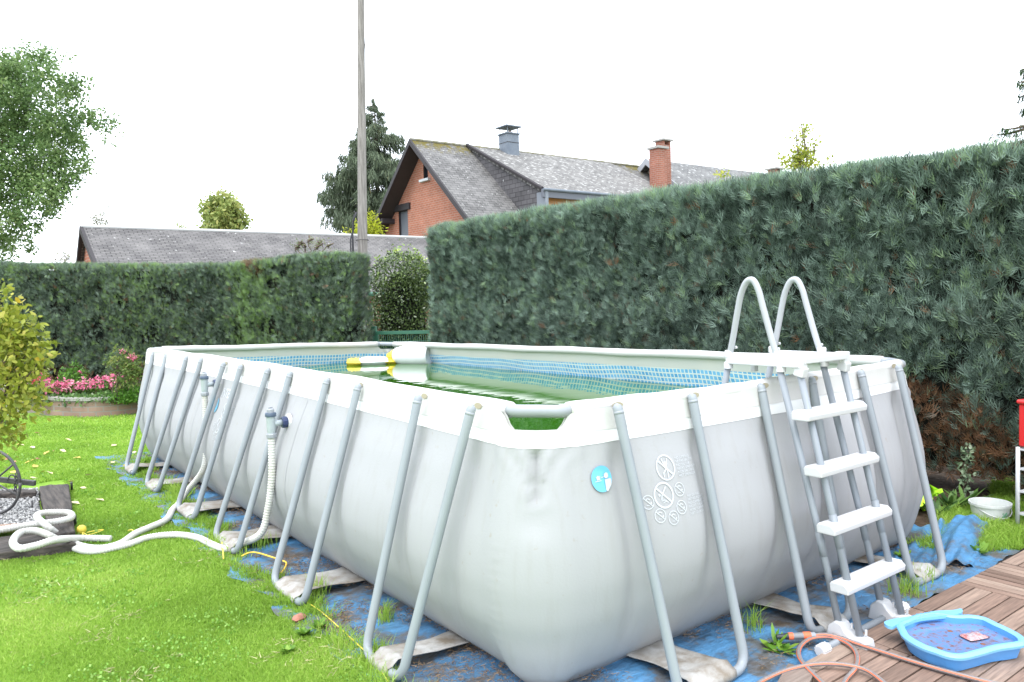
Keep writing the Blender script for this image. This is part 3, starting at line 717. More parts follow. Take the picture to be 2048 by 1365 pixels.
hB = [v2, tuple(np.array(v2)+(-.003, 0, -.12)), tuple(np.array(v2)+(-.012, 0, -.30)), tuple(np.array(v2)+(-.035, .03, -.50)), tuple(np.array(v2)+(-.08, .08, -.68)), g(474, 1090, .05), g(450, 1098), g(425, 1090), g(395, 1076), g(350, 1070), g(300, 1075), g(255, 1090), g(200, 1102), g(165, 1101), g(125, 1087), g(100, 1072, .12), g(70, 1062, .14), g(40, 1066, .14), g(26, 1084, .14), g(38, 1097, .14), g(70, 1092, .13), g(112, 1080, .13), g(165, 1077, .05), g(222, 1078, .03)]
o = tubek('pool_hose', hB, .024, m_hose, n=12, ribs=.019); tag(o, 'white corrugated hose from the nearer valve, curling back on itself in the grass', 'hose')
o = tubek('pool_hose', [g(-40, 1108, .03), g(0, 1107, .035), g(22, 1107, .03), g(36, 1109, .02)], .024, m_hose, ribs=.014); tag(o, 'short end of white hose at the left edge of the lawn', 'hose')

# ================================================================ ladder
ld = thing('pool_ladder', (1.7, -.2, 0), 'grey and white A-frame pool ladder with two hooped handrails and four steps', 'ladder')
XL, XR = 1.5, 1.9
for x in (XL, XR):
    hoop = catmull([(x, -.16, 1.36), (x, -.12, 1.47), (x, -.062, 1.66), (x, -.038, 1.74), (x, -.005, 1.795), (x, .035, 1.79), (x, .068, 1.735), (x, .09, 1.66), (x, .125, 1.5), (x, .15, 1.40)], 6)
    MB().tube(hoop, .0165, 14).build('handrail', mat('handrail_coat', (.36, .375, .39), .4) if x == XL else bpy.data.materials['handrail_coat'], ld, True)
    MB().tube([(x, -.485, .06), (x, -.375, .52), (x, -.155, 1.35)], .0175, 14).build('rear_leg', m_pipe, ld, True)
    MB().tube([(x, -.40, .415), (x, -.372, .53)], .0195, 14).build('leg_joint', m_pipe, ld, True)
    xs = x+.015
    MB().tube([(xs, -.58, .05), (xs, -.255, 1.36)], .0175, 14).build('front_leg', m_pipe, ld, True)
    MB().tube([(xs, -.476, .47), (xs, -.437, .63)], .0195, 14).build('leg_joint', m_pipe, ld, True)
    MB().tube([(x, .155, 1.37), (x, .26, .9), (x, .36, .4)], .0175, 14).build('inner_leg', m_pipe, ld, True)
    # platform arm
    a = MB(); a.box((x, -.055, 1.372), (.042, .44, .052), None, .006); a.box((xs, -.262, 1.372), (.056, .06, .062), None, .006)
    a.box((xs, -.272, 1.325), (.05, .055, .05), Matrix.Rotation(.24, 3, 'X'), .008); a.build('platform_arm', m_plastic, ld)
    for (yy, zz) in ((.155, 1.385), (-.152, 1.388), (-.168, 1.32), (.16, 1.32)):
        MB().lathe((x, yy, zz), [(0, 0), (.024, 0), (.024, .03), (.02, .036), (0, .036)], n=14).build('collar', m_plastic, ld, True, 40)
    for yy in (-.135, .13): MB().lathe((x+.018, yy, 1.435), [(0, 0), (.008, 0), (.008, .013), (0, .017)], (1, 0, 0), 10).build('locking_pin', m_plastic, ld)
    # foot block: a saddle that takes both legs
    prof = [(-.42, .0), (-.435, .085), (-.47, .118), (-.505, .112), (-.525, .082), (-.552, .06), (-.585, .068), (-.63, .062), (-.645, .0)]
    fb = MB(); fb.prism([(x-.032, p[0], p[1]+.002) for p in prof], (.076, 0, 0)); o = fb.build('foot_block', m_plastic, ld)
    bv = o.modifiers.new('b', 'BEVEL'); bv.width = .009; bv.segments = 3; bv.limit_method = 'ANGLE'
    for (dx_, yy, zz) in ((.01, -.60, .075), (0, -.535, .09)): MB().lathe((xs+dx_, yy, zz), [(0, 0), (.006, 0), (.006, .026), (0, .028)], n=8).build('peg', m_plastic, ld)
pl = MB(); pl.box((1.707, -.255, 1.379), (.39, .085, .03), None, .005); pl.box((1.70, -.055, 1.386), (.365, .25, .016), None, .004); pl.build('platform', m_plastic, ld)
hk = MB(); hk.box((1.62, .08, 1.325), (.035, .03, .05), None, .006); hk.build('platform_hook', m_plastic, ld)
for zs in (.30, .572, .843, 1.112):
    yc = -.58+(zs-.05)*.248-.004; st = MB()
    prof = [(-.038, -.024), (.05, -.024), (.055, .012), (.045, .026), (-.018, .026), (-.042, .004)]
    st.prism([(1.435, yc+p[0]*1.05, zs+p[1]) for p in prof], (.55, 0, 0)); o = st.build('step', m_plastic, ld)
    bv = o.modifiers.new('b', 'BEVEL'); bv.width = .006; bv.segments = 2; bv.limit_method = 'ANGLE'
    MB().box((1.71, yc-.038, zs-.01), (.012, .006, .012), None, .002).build('screw_cap', m_cornertube, o)
br = MB(); br.tube([(1.33, -.50, .032), (2.06, -.505, .032)], .0175, 14); br.build('ground_bar', m_pipe, ld, True)
for xx, d in ((1.285, 1), (2.04, 1)):
    pr = []
    c_ = MB(); n = 24; V = []
    for h_, rr_ in ((0, .024), (.006, .031), (.06, .031), (.066, .027)):
        for j in range(n):
            a = 2*math.pi*j/n; r_ = rr_*(1 if j % 2 else .9); V.append((xx+h_, -.502+r_*math.cos(a), .032+r_*math.sin(a)))
    F = [(i*n+j, i*n+(j+1) % n, (i+1)*n+(j+1) % n, (i+1)*n+j) for i in range(3) for j in range(n)]+[tuple(range(n)), tuple(range(3*n, 4*n))]
    c_.add(V, F).build('end_cap', m_plastic, ld)

# ================================================================ floats on the water
def pillow(name, c, ln, wd, ht, ang, m, parent=None, nx=24, ny=14, puck=.0, taper=.0, label=None, cat=None):
    """inflated cushion: length ln, width wd, height ht"""
    V, F = [], []; ca, sa = math.cos(ang), math.sin(ang)
    for k in (1, -1):
        for j in range(ny+1):
            for i in range(nx+1):
                u, v = i/nx*2-1, j/ny*2-1
                hh = (max(0, 1-abs(u)**4)*max(0, 1-v*v))**.5
                z = k*ht/2*hh*(1+puck*math.sin(u*14)*math.cos(v*4))
                x, y = u*ln/2*(1-.04*v*v), v*wd/2*(1-.05*u*u)*(1-taper*u)
                V.append((c[0]+x*ca-y*sa, c[1]+x*sa+y*ca, c[2]+z))
    o_ = (nx+1)*(ny+1)
    for j in range(ny):
        for i in range(nx):
            a = j*(nx+1)+i; F.append((a, a+1, a+nx+2, a+nx+1)); F.append((o_+a, o_+a+nx+1, o_+a+nx+2, o_+a+1))
    return MB().add(V, F).build(name, m, parent, True)
m_fw = mat('float_white', (.70, .71, .72), .3, spec=.5, bump=.15, bscale=9); m_fy = mat('float_yellow', (.62, .46, .04), .35, bump=.2, bscale=14)
fa = atz(694, 730, WZ); fb_ = atz(800, 726, WZ); ang = math.atan2(fb_[1]-fa[1], fb_[0]-fa[0]); fl = float(np.linalg.norm(fb_-fa)); fc = (fa+fb_)/2
f1 = thing('air_mattress', tuple(fc), 'flat white air mattress with yellow ends floating on the pool water', 'pool float')
dv = np.array([math.cos(ang), math.sin(ang), 0])
pillow('mattress_body', fc+np.array([0, 0, .035]), fl*.62, .42, .13, ang, m_fw, f1)
pillow('yellow_end', fc-dv*fl*.36+np.array([0, 0, .03]), fl*.30, .36, .12, ang, m_fy, f1, puck=.12, taper=-.35)
pillow('yellow_end', fc+dv*fl*.36+np.array([0, 0, .028]), fl*.28, .34, .10, ang, m_fy, f1, puck=.12, taper=.3)
ga, gb = atz(795, 727, WZ), atz(856, 727, WZ); gc = (ga+gb)/2; ang2 = math.atan2(gb[1]-ga[1], gb[0]-ga[0])
f2 = thing('inflatable_roll', tuple(gc), 'bulging white inflatable roll with round end in the far pool corner', 'pool float')
dd = np.array([math.cos(ang2), math.sin(ang2), 0]); prof = [(.005, -.36), (.02, -.35), (.07, -.27), (.11, -.2), (.135, -.1), (.14, .05), (.138, .2), (.13, .26), (.118, .275), (.1, .262), (.0, .255)]
MB().lathe(tuple(gc+np.array([0, 0, .105])-dd*.02), prof, tuple(dd), 28).build('roll_body', m_fw, f2, True)
MB().lathe(tuple(gc+np.array([0, 0, .105])), [(.03, -.375), (.05, -.33), (.085, -.275), (.088, -.262), (.05, -.3)], tuple(dd), 20).build('yellow_trim', m_fy, f2, True)

# ================================================================ tarp, debris, deck
m_tarp = tarp_mat('blue_tarp', .52); m_tarp2 = tarp_mat('blue_tarp_clean', .30)
def tarp():
    nx, ny = 130, 200; X, Y_ = np.meshgrid(np.linspace(-.50, 3.6, nx+1), np.linspace(-.52, 7.72, ny+1))
    Zz = .010+.006*np.sin(X*14+3*np.sin(Y_*3))*np.sin(Y_*9+X*4)+.004*np.sin(X*33+Y_*21)+.014*np.maximum(0, 1-np.abs(np.sin(X*3.1+Y_*2.3+np.sin(Y_*4)))*9)+.010*np.maximum(0, 1-np.abs(np.sin(X*5.3-Y_*3.7+np.sin(X*6)))*8)
    X = X+.03*np.sin(Y_*7)*(X < 0)+.02*np.sin(Y_*17)*(X < 0)
    Y_ = Y_+.02*np.sin(X*6)*(Y_ < 0)
    V = np.stack([X.ravel(), Y_.ravel(), Zz.ravel()], 1); F = [(j*(nx+1)+i, j*(nx+1)+i+1, (j+1)*(nx+1)+i+1, (j+1)*(nx+1)+i) for j in range(ny) for i in range(nx)]
    o = link('tarp', np_mesh('tarp', V, F), m_tarp, smooth=True); return tag(o, 'dirty blue plastic tarp spread under the whole pool', 'tarp')
tp = tarp()
# the loose corner of the tarp, lifted and folded over by the deck
def tarp_fold():
    nu, nv = 60, 40; c = [atz(1785, 1062), atz(1985, 1060), atz(1955, 1140), atz(1790, 1140)]
    V = []
    for j in range(nv+1):
        for i in range(nu+1):
            u, v = i/nu, j/nv; p = (c[0]*(1-u)+c[1]*u)*(1-v)+(c[3]*(1-u)+c[2]*u)*v
            z = .02+.012*math.sin(u*19+v*6)*math.sin(v*11+u*5)+.010*math.sin(u*41+v*9)
            z += .10*math.exp(-((u-.74)/.17)**2)*float(1-sstep(.5, 1, v)*.75)+.05*math.exp(-((u-.48)/.06)**2)*(1-v)+.06*math.exp(-((u-.2)/.14)**2)*(1-v)*.6
            z -= .02*float(sstep(.92, 1, u)); z = max(z, .008)
            V.append((p[0], p[1]+.01*math.sin(u*13), z))
    F = [(j*(nu+1)+i, j*(nu+1)+i+1, (j+1)*(nu+1)+i+1, (j+1)*(nu+1)+i) for j in range(nv) for i in range(nu)]
    return MB().add(V, F).build('folded_corner', m_tarp2, tp, True)
tarp_fold()
# dry hedge clippings lying on the tarp
n = 26000; x = rng.uniform(-.5, .12, n); y = rng.uniform(-.4, 6.5, n); k = (patch_noise(x*3, y*2.2) > -.1) & (x > edge_x(y)-.02)
x, y = x[k], y[k]; xb = rng.uniform(.2, 3.2, 5000); yb = rng.uniform(-.45, .08, 5000); kb = patch_noise(xb*3, yb*4) > .3
x = np.r_[x, xb[kb]]; y = np.r_[y, yb[kb]]; n = len(x)
d = np.stack([np.cos(a_ := rng.uniform(0, 6.28, n)), np.sin(a_), rng.normal(0, .25, n)], 1)
V, F = scatter([(-.0012, 0, 0), (.0012, 0, 0), (.002, .0, .5), (0, 0, 1)], [(0, 1, 2, 3)], np.stack([x, y, rng.uniform(.018, .045, n)], 1), frames(d, rng.uniform(0, 6.28, n)), np.stack([np.full(n, 1.), np.full(n, 1.), rng.uniform(.012, .035, n)], 1))
m_deb = leafmat('dry_clippings', [(0, (.10, .055, .03)), (1, (.30, .20, .11))], .8, 0)
o = link('dry_clippings', np_mesh('dry_clippings', V, F, {'rnd': rng.uniform(0, 1, len(F))}), m_deb); tag(o, 'brown dry hedge clippings littering the tarp', 'debris', None, 'stuff')

# wooden deck of square slatted tiles
def deck():
    mb = MB(); T = .55; cols = []
    x0, y0 = .48, -.50; k = 0
    ux = Vector((1, -.012, 0)).normalized(); uy = Vector((.012, 1, 0)).normalized()
    for j in range(5):
        for i in range(10):
            cx, cy = x0+T*(i+.5), y0-T*(j+.5)
            if i == 0 and j == 0: continue
            along_x = (i-j) % 4 != 0 and not (i == 1 and j == 1); ns = 6 if along_x else 9; wdt = T/ns
            for s_ in range(ns):
                off = -T/2+wdt*(s_+.5); ln, wz = T-.008, wdt-.0085; jz = random.uniform(-.0015, .0015)
                c_ = Vector((0, 0, .020+jz))+Vector((x0, y0, 0))+ux*(cx-x0+(0 if along_x else off))+uy*(cy-y0+(off if along_x else 0))
                size = (ln, wz, .018) if along_x else (wz, ln, .018)
                st = len(mb.f); mb.box(c_, size, None, .0015); cols += [(0 if along_x else 1, random.random())]*(len(mb.f)-st)
    me = bpy.data.meshes.new('deck'); me.from_pydata(mb.v, [], mb.f)
    at = me.attributes.new('rnd', 'FLOAT', 'FACE'); at.data.foreach_set('value', [c[1] for c in cols])
    mm = []
    for ax in (0, 1):
        st = [22, 22, 22]; st[ax] = 1.5
        m = bpy.data.materials.new('deck_wood'); m.use_nodes = True; t = m.node_tree; b = t.nodes['Principled BSDF']; b.inputs['Roughness'].default_value = .75; b.inputs['Specular IOR Level'].default_value = .25
        a = N(t, 'ShaderNodeAttribute'); a.attribute_name = 'rnd'; cr = N(t, 'ShaderNodeValToRGB'); e = cr.color_ramp.elements
        e[0].color = (.18, .125, .10, 1); e[1].color = (.36, .275, .225, 1); q = e.new(.5); q.color = (.26, .18, .145, 1)
        t.links.new(a.outputs['Fac'], cr.inputs[0])
        tc = N(t, 'ShaderNodeTexCoord'); mp = N(t, 'ShaderNodeMapping'); mp.inputs['Scale'].default_value = st; t.links.new(tc.outputs['Object'], mp.inputs[0])
        n = N(t, 'ShaderNodeTexNoise'); n.inputs['Scale'].default_value = 4; n.inputs['Detail'].default_value = 6; t.links.new(mp.outputs[0], n.inputs['Vector'])
        r2 = N(t, 'ShaderNodeValToRGB'); r2.color_ramp.elements[0].position = .3; r2.color_ramp.elements[0].color = (.66, .65, .64, 1); r2.color_ramp.elements[1].position = .7; r2.color_ramp.elements[1].color = (1.15, 1.12, 1.08, 1)
        t.links.new(n.outputs[0], r2.inputs[0]); mx = N(t, 'ShaderNodeMix', data_type='RGBA', blend_type='MULTIPLY'); mx.inputs[0].default_value = 1
        t.links.new(cr.outputs[0], mx.inputs[6]); t.links.new(r2.outputs[0], mx.inputs[7]); t.links.new(mx.outputs[2], b.inputs['Base Color'])
        bp = N(t, 'ShaderNodeBump'); bp.inputs['Strength'].default_value = .4; bp.inputs['Distance'].default_value = .004; t.links.new(n.outputs[0], bp.inputs['Height']); t.links.new(bp.outputs[0], b.inputs['Normal'])
        mm.append(m)
    o = link('deck', me, mm); me.polygons.foreach_set('material_index', [c[0] for c in cols]); o['kind'] = 'structure'
deck()
sheet('deck_base', 1.0, 5.8, -3.2, -.495, .006, mat('deck_gap', (.02, .016, .012), .95))
# loose plank end at the deck's near corner
o = MB().box((.93, -.60, .03), (.30, .12, .03), Matrix.Rotation(.35, 3, 'Z'), .003).build('board', wood_mat('board_wood', (.17, .13, .11), (.25, .20, .17), 0)); tag(o, 'short loose brown board at the deck corner by the nearest leg', 'board')

# foot bath: fish-shaped blue tray
def foot_bath():
    ctr = atz(1905, 1265, .10)
    def g_(x, y): p = atz(x, y, .11); return (p[0], p[1])
    outl = [(1800, 1262), (1796, 1249), (1815, 1241), (1822, 1236), (1838, 1231), (1872, 1228), (1908, 1233), (1940, 1233), (1970, 1238), (1996, 1250), (2022, 1262), (2046, 1276), (2050, 1288), (2030, 1293), (1996, 1298), (1960, 1308), (1925, 1316), (1895, 1313), (1868, 1304), (1845, 1296), (1822, 1284), (1806, 1272)]
    P = catmull([(*g_(*q), .11) for q in outl+[outl[0]]], 5)[:-1]; P = [np.array(p[:2]) for p in P]; n = len(P)
    cen = sum(P)/n
    def off(P, d):
        out = []
        for i in range(len(P)):
            t = P[(i+1) % len(P)]-P[i-1]; nn = np.array([t[1], -t[0]]); nn = nn/(np.linalg.norm(nn)+1e-9)
            if np.dot(nn, P[i]-cen) < 0: nn = -nn
            out.append(P[i]+nn*d)
        return out
    fbm = mat('tub_blue', (.10, .32, .68), .35, spec=.5); fbr = mat('tub_rim_blue', (.19, .46, .72), .35, spec=.5)
    root = thing('foot_bath', tuple(ctr), 'blue fish-shaped plastic foot bath holding murky water on the deck', 'foot bath')
    def loft(rings, name, m, par_):
        V, F = [], []
        for (Q, z) in rings: V += [(p[0], p[1], z) for p in Q]
        for i in range(len(rings)-1):
            for j in range(n): F.append((i*n+j, i*n+(j+1) % n, (i+1)*n+(j+1) % n, (i+1)*n+j))
        return MB().add(V, F).build(name, m, par_, True, 50)
    loft([(off(P, -.055), .034), (off(P, -.03), .036), (off(P, -.012), .10)], 'basin_outside', fbm, root)
    loft([(off(P, -.03), .045), (off(P, -.028), .112)], 'basin_inside', fbm, root)
    loft([(off(P, -.012), .096), (off(P, .004), .098), (off(P, .006), .110), (off(P, -.004), .120), (off(P, -.020), .121), (off(P, -.029), .112)], 'rim', fbr, root)
    # tail fin handle at the left and the small fin behind
    fin = [(1822, 1236), (1868, 1226), (1905, 1224), (1922, 1221), (1925, 1227), (1918, 1231), (1900, 1234), (1840, 1241), (1815, 1250), (1806, 1254), (1794, 1253), (1785, 1257), (1773, 1254), (1769, 1247), (1790, 1241)]
    Q = catmull([(*g_(*q), 0) for q in fin+[fin[0]]], 4)[:-1]
    MB().prism([(p[0], p[1], .104) for p in Q], (0, 0, .015)).build('fin_handle', fbr, root)
    for (px, py) in ((1838, 1234), (1846, 1233), (1854, 1231.5), (1862, 1230.5), (1831, 1237)):
        p = g_(px, py); MB().tube([(p[0], p[1]-.02, .12), (p[0], p[1]+.012, .12)], .0035, 8).build('grip_ridge', fbr, root, True)
    wat = bpy.data.materials.new('murky_water'); wat.use_nodes = True; t = wat.node_tree; b = t.nodes['Principled BSDF']; b.inputs['Roughness'].default_value = .04; b.inputs['IOR'].default_value = 1.33
    tc = N(t, 'ShaderNodeTexCoord'); nn = N(t, 'ShaderNodeTexNoise'); nn.inputs['Scale'].default_value = 34; nn.inputs['Detail'].default_value = 6; nn.inputs['Roughness'].default_value = .7; t.links.new(tc.outputs['Object'], nn.inputs['Vector'])
    cr = N(t, 'ShaderNodeValToRGB'); e = cr.color_ramp.elements; e[0].position = .36; e[0].color = (.17, .09, .09, 1); e[1].position = .56; e[1].color = (.11, .22, .44, 1); q = e.new(.46); q.color = (.17, .20, .33, 1); t.links.new(nn.outputs[0], cr.inputs[0]); t.links.new(cr.outputs[0], b.inputs['Base Color'])
    Pw = off(P, -.029); MB().poly([(p[0], p[1], .085) for p in Pw]).build('bath_water', wat, root)
    # plastic sachet floating
    s0 = atz(1948, 1272, .095); pk = pillow('sachet', (s0[0], s0[1], .093), .115, .075, .018, -.35, mat('clear_film', (.40, .36, .38), .12, spec=.8, var=(.42, .12, .11), scale=26, bump=.5, bscale=40), nx=12, ny=8, puck=.5)
    tag(pk, 'small clear plastic sachet with red contents floating in the foot bath', 'sachet')
    for i, (px, py, r_) in enumerate(((1900, 1262, .012), (1880, 1296, .013), (1966, 1288, .012), (1898, 1299, .007))):
        p = atz(px, py, .087); MB().lathe((p[0], p[1], .0858), [(r_, 0), (r_*.6, .0025), (0, .003)], n=9).build('drowned_leaf', mat('drowned_leaf', (.19, .07, .04), .6) if i == 0 else bpy.data.materials['drowned_leaf'])
        tag(bpy.context.scene.objects[-1] if False else [ob for ob in COL.objects if ob.name.startswith('drowned_leaf')][-1], 'tiny brown dead leaf on the water of the blue foot bath', 'leaf', 'dead leaves in the foot bath')
foot_bath()

# garden hose with orange stripes and nozzle
def garden_hose():
    h = lambda x, y, z=.045: tuple(atz(x, y, z))
    pts = [h(1622, 1272, .05), h(1650, 1270, .055), h(1680, 1276, .05), h(1720, 1290), h(1770, 1306), h(1830, 1325), h(1900, 1345), h(1990, 1368), h(2100, 1392), h(2180, 1440), h(2040, 1520), h(1880, 1460), h(1790, 1385), h(1740, 1345, .055), h(1700, 1332, .058), h(1650, 1328, .058), h(1600, 1334, .05), h(1550, 1350), h(1505, 1380), h(1500, 1440), h(1580, 1470), h(1660, 1420), h(1690, 1362), h(1712, 1335, .05), h(1713, 1308), h(1695, 1288), h(1660, 1275), h(1622, 1278), h(1600, 1295), h(1600, 1318, .05), h(1630, 1352), h(1665, 1385)]
    P = catmull(pts, 10); k = len(P); rr = .0105
    P = [Vector(p) for p in P]; n = 12; V, F, mi = [], [], []
    u = Vector((0, 0, 1)); L_ = 0
    for i in range(k):
        T = (P[min(i+1, k-1)]-P[max(i-1, 0)]).normalized(); u = (Vector((0, 0, 1))-T*T.z).normalized(); v = T.cross(u)
        for j in range(n):
            a = 2*math.pi*(j+.5)/n; V.append(P[i]+(u*math.cos(a)+v*math.sin(a))*rr)
    for i in range(k-1):
        for j in range(n):
            F.append((i*n+j, i*n+(j+1) % n, (i+1)*n+(j+1) % n, (i+1)*n+j)); mi.append(1 if j in (1, 9, 5) else 0)
    me = bpy.data.meshes.new('garden_hose'); me.from_pydata([tuple(v) for v in V], [], F)
    mg = mat('hose_grey', (.17, .15, .15), .5, var=(.24, .22, .21), scale=120); mo = mat('hose_orange', (.72, .16, .07), .5)
    me.polygons.foreach_set('use_smooth', [True]*len(F))
    root = thing('garden_hose', h(1700, 1300, 0), 'grey garden hose with orange stripes coiled across the deck', 'garden hose')
    o = link('hose_tube', me, [mg, mo], root); me.polygons.foreach_set('material_index', mi)
    a, b = np.array(h(1630, 1271, .052)), np.array(h(1553, 1274, .052)); d = b-a; ln = np.linalg.norm(d); d /= ln
    blk = mat('nozzle_black', (.03, .035, .04), .4); gry = mat('nozzle_grey', (.20, .21, .22), .4)
    nz = MB().lathe(tuple(a), [(.0, 0), (.0145, 0), (.0155, .004), (.0155, ln*.12), (.0, ln*.12)], tuple(d), 14).build('hose_collar', m_cornertube, root)
    MB().lathe(tuple(a), [(.0, ln*.12), (.018, ln*.12), (.019, ln*.2), (.018, ln*.32), (0, ln*.32)], tuple(d), 16).build('orange_ring', mo, root)
    MB().lathe(tuple(a), [(.0, ln*.32), (.0165, ln*.32), (.0155, ln*.58), (0, ln*.58)], tuple(d), 16).build('nozzle_body', gry, root, True, 40)
    MB().lathe(tuple(a), [(.0, ln*.58), (.018, ln*.58), (.0175, ln*.7), (0, ln*.7)], tuple(d), 16).build('orange_ring', mo, root)
    MB().lathe(tuple(a), [(.0, ln*.7), (.016, ln*.7), (.010, ln), (.0, ln)], tuple(d), 16).build('nozzle_tip', blk, root, True, 40)
garden_hose()

# ================================================================ hedges
def frond():
    """flat conifer spray: a stem and pointed side twigs, 1 m long before scaling; Z is along it"""
    V = [(-.045, 0, 0), (.045, 0, .1), (.0, .05, 1.08)]; F = [(0, 1, 2)]
    for i, h in enumerate((-.02, .20, .42)):
        ln = .62*(1-h*.6)
        for sg in (-1, 1):
            b = len(V); k = .12*((i % 2)*2-1); hh = h+.07*sg
            V += [(0, 0, hh-.05), (sg*ln*.26, k*.5, hh+ln*.42-.09), (sg*ln*(.44+.05*i), k, hh+ln*1.05)]; F += [(b, b+1, b+2)]
    return np.array(V), np.array(F)
FV, FF = frond()
def hedge_sprays(pts, nrm, size, up=.55, jit=.45):
    n = len(pts)
    d = nrm*(1-up)+np.array([0, 0, up])+rng.normal(0, jit, (n, 3))
    Rm = frames(d, rng.uniform(0, math.pi, n)*.0+rng.normal(0, 1.0, n))
    return scatter(FV, FF, pts, Rm, size)
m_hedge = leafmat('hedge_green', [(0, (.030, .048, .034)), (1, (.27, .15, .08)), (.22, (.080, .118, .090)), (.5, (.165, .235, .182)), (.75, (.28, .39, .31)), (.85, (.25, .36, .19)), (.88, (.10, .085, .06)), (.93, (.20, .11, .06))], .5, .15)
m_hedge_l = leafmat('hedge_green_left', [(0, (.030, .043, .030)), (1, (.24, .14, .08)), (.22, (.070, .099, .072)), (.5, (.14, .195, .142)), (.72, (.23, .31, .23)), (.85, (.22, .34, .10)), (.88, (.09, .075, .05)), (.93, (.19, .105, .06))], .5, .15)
def nz3(p, f, s=0):
    x, y, z = p[:, 0]*f, p[:, 1]*f, p[:, 2]*f
    return (np.sin(x+1.7*np.sin(y+s)+s)+np.sin(y*1.3+1.9*np.sin(z*1.1+s))+np.sin(z*1.7+1.3*np.sin(x*1.2)+2*s))/3
def build_hedge(name, path, thick, zt, dens, size, m, label, brown=None, z0=.12, seed=0, ends=(True, True), top_dens=1.0, green=None):
    """path: front-face points (x,y) in order; the body lies on the left of the walking direction"""
    path = [np.array(p, float) for p in path]; root = thing(name, (*path[len(path)//2], 0), label, 'hedge')
    seg = [np.linalg.norm(path[i+1]-path[i]) for i in range(len(path)-1)]; tot = sum(seg); cum = np.r_[0, np.cumsum(seg)]
    def at(s):
        i = np.clip(np.searchsorted(cum, s, side='right')-1, 0, len(seg)-1); t = (s-cum[i])/np.array(seg)[i]
        A = np.array(path)[i]; B = np.array(path)[i+1]; p = A+(B-A)*t[:, None]; d = (B-A)/np.array(seg)[i][:, None]
        nn = np.stack([d[:, 1], -d[:, 0]], 1); return p, nn, d
    zts = (lambda s: np.interp(s, np.linspace(0, tot, len(zt)), zt)) if hasattr(zt, '__len__') else (lambda s: np.full_like(s, zt))
    P, Nn, Sz = [], [], []
    n = int(tot*np.mean(zt)*dens); s = rng.uniform(0, tot, n); p, nn, d = at(s); z = z0+(zts(s)-z0)*rng.uniform(0, 1, n)
    q = np.stack([p[:, 0], p[:, 1], z], 1)
    bump = .10*nz3(q, 3.1, seed)+.075*nz3(q, 8.3, seed+2)+.045*nz3(q*np.array([1, 1, .35]), 15, seed+3)+rng.uniform(-.15, .04, n)
    bump -= .10*(1-sstep(0, .25, z-z0))+.05*sstep(-.2, 0, z-zts(s))
    q[:, :2] += nn*bump[:, None]; P.append(q); Nn.append(np.concatenate([nn, np.zeros((n, 1))], 1))
    # top
    n = int(tot*thick*dens*top_dens); s = rng.uniform(0, tot, n); p, nn, d = at(s); dpt = rng.uniform(0, thick, n)
    q = np.stack([p[:, 0]-nn[:, 0]*dpt, p[:, 1]-nn[:, 1]*dpt, zts(s)], 1); q[:, 2] += .04*nz3(q, 4, seed)+rng.uniform(-.07, .0, n)-.06*sstep(.12, 0, dpt)
    P.append(q); Nn.append(np.tile([[0, 0, 1.]], (n, 1)))
    # ends
    for e, on in zip((0, 1), ends):
        if not on: continue
        n = int(thick*np.mean(zt)*dens); p0, nn, d = at(np.full(n, 0. if e == 0 else tot-1e-6)); dd_ = d*(-1 if e == 0 else 1); dpt = rng.uniform(0, thick, n)
        zz = z0+(zts(np.full(n, tot*e))-z0)*rng.uniform(0, 1, n)
        q = np.stack([p0[:, 0]-nn[:, 0]*dpt, p0[:, 1]-nn[:, 1]*dpt, zz], 1)
        b_ = .08*nz3(q, 3.4, seed+4)+rng.uniform(-.09, .03, n); q[:, :2] += dd_*b_[:, None]
        P.append(q); Nn.append(np.concatenate([dd_, np.zeros((n, 1))], 1))
    P = np.concatenate(P); Nn = np.concatenate(Nn); n = len(P)
    # gaps
    hole = nz3(P, 5.1, seed+7)+.35*nz3(P, 13, seed+1); keep = (hole > -.48) | (rng.uniform(0, 1, n) < .22); 
    if brown is not None:
        bq = brown(P); keep &= ~((bq > 1.5) & (rng.uniform(0, 1, n) < .72))
    P, Nn = P[keep], Nn[keep]; n = len(P)
    V, F = hedge_sprays(P, Nn, rng.uniform(.5, 1.5, n)*size, .60, .34)
    Pv = P*np.array([1, 1, .3]); r = np.clip(.45+.08*nz3(P, 2.2, seed+3)+.10*nz3(P, 6.7, seed+5)+.13*nz3(Pv, 12.5, seed+6)+rng.normal(0, .25, n)+.16*(Nn[:, 2] > .5), .0, .84)  # top sprays shifted lighter: the sunlit top is painted into their colour
    r = np.where(rng.uniform(0, 1, n) < .02, rng.uniform(.88, 1, n), r)
    if green is not None:
        gm = green(P); r = np.where((gm > 0) & (rng.uniform(0, 1, n) < gm), rng.uniform(.79, .85, n), r)
    if brown is not None:
        bq = brown(P); r = np.where((bq > 0) & (rng.uniform(0, 1, n) < np.minimum(bq, 1)*.8), rng.uniform(.88, 1.0, n), r)
    rf = np.repeat(r, len(FF)); jf = rng.normal(0, .06, len(rf)); rf = np.where(rf < .84, np.clip(rf+jf*.9, 0, .84), rf)
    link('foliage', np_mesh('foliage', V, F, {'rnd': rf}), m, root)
    # near-black solid core, painting in the shade between the sprays
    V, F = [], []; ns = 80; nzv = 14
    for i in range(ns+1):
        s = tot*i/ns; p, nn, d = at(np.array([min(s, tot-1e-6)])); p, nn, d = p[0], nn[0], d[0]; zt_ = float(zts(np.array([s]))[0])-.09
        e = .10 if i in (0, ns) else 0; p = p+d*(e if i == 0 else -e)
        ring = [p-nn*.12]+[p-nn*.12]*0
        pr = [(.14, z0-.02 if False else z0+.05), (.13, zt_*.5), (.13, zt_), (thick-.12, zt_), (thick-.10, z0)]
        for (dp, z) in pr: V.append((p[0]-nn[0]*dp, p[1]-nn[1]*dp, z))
    k = 5
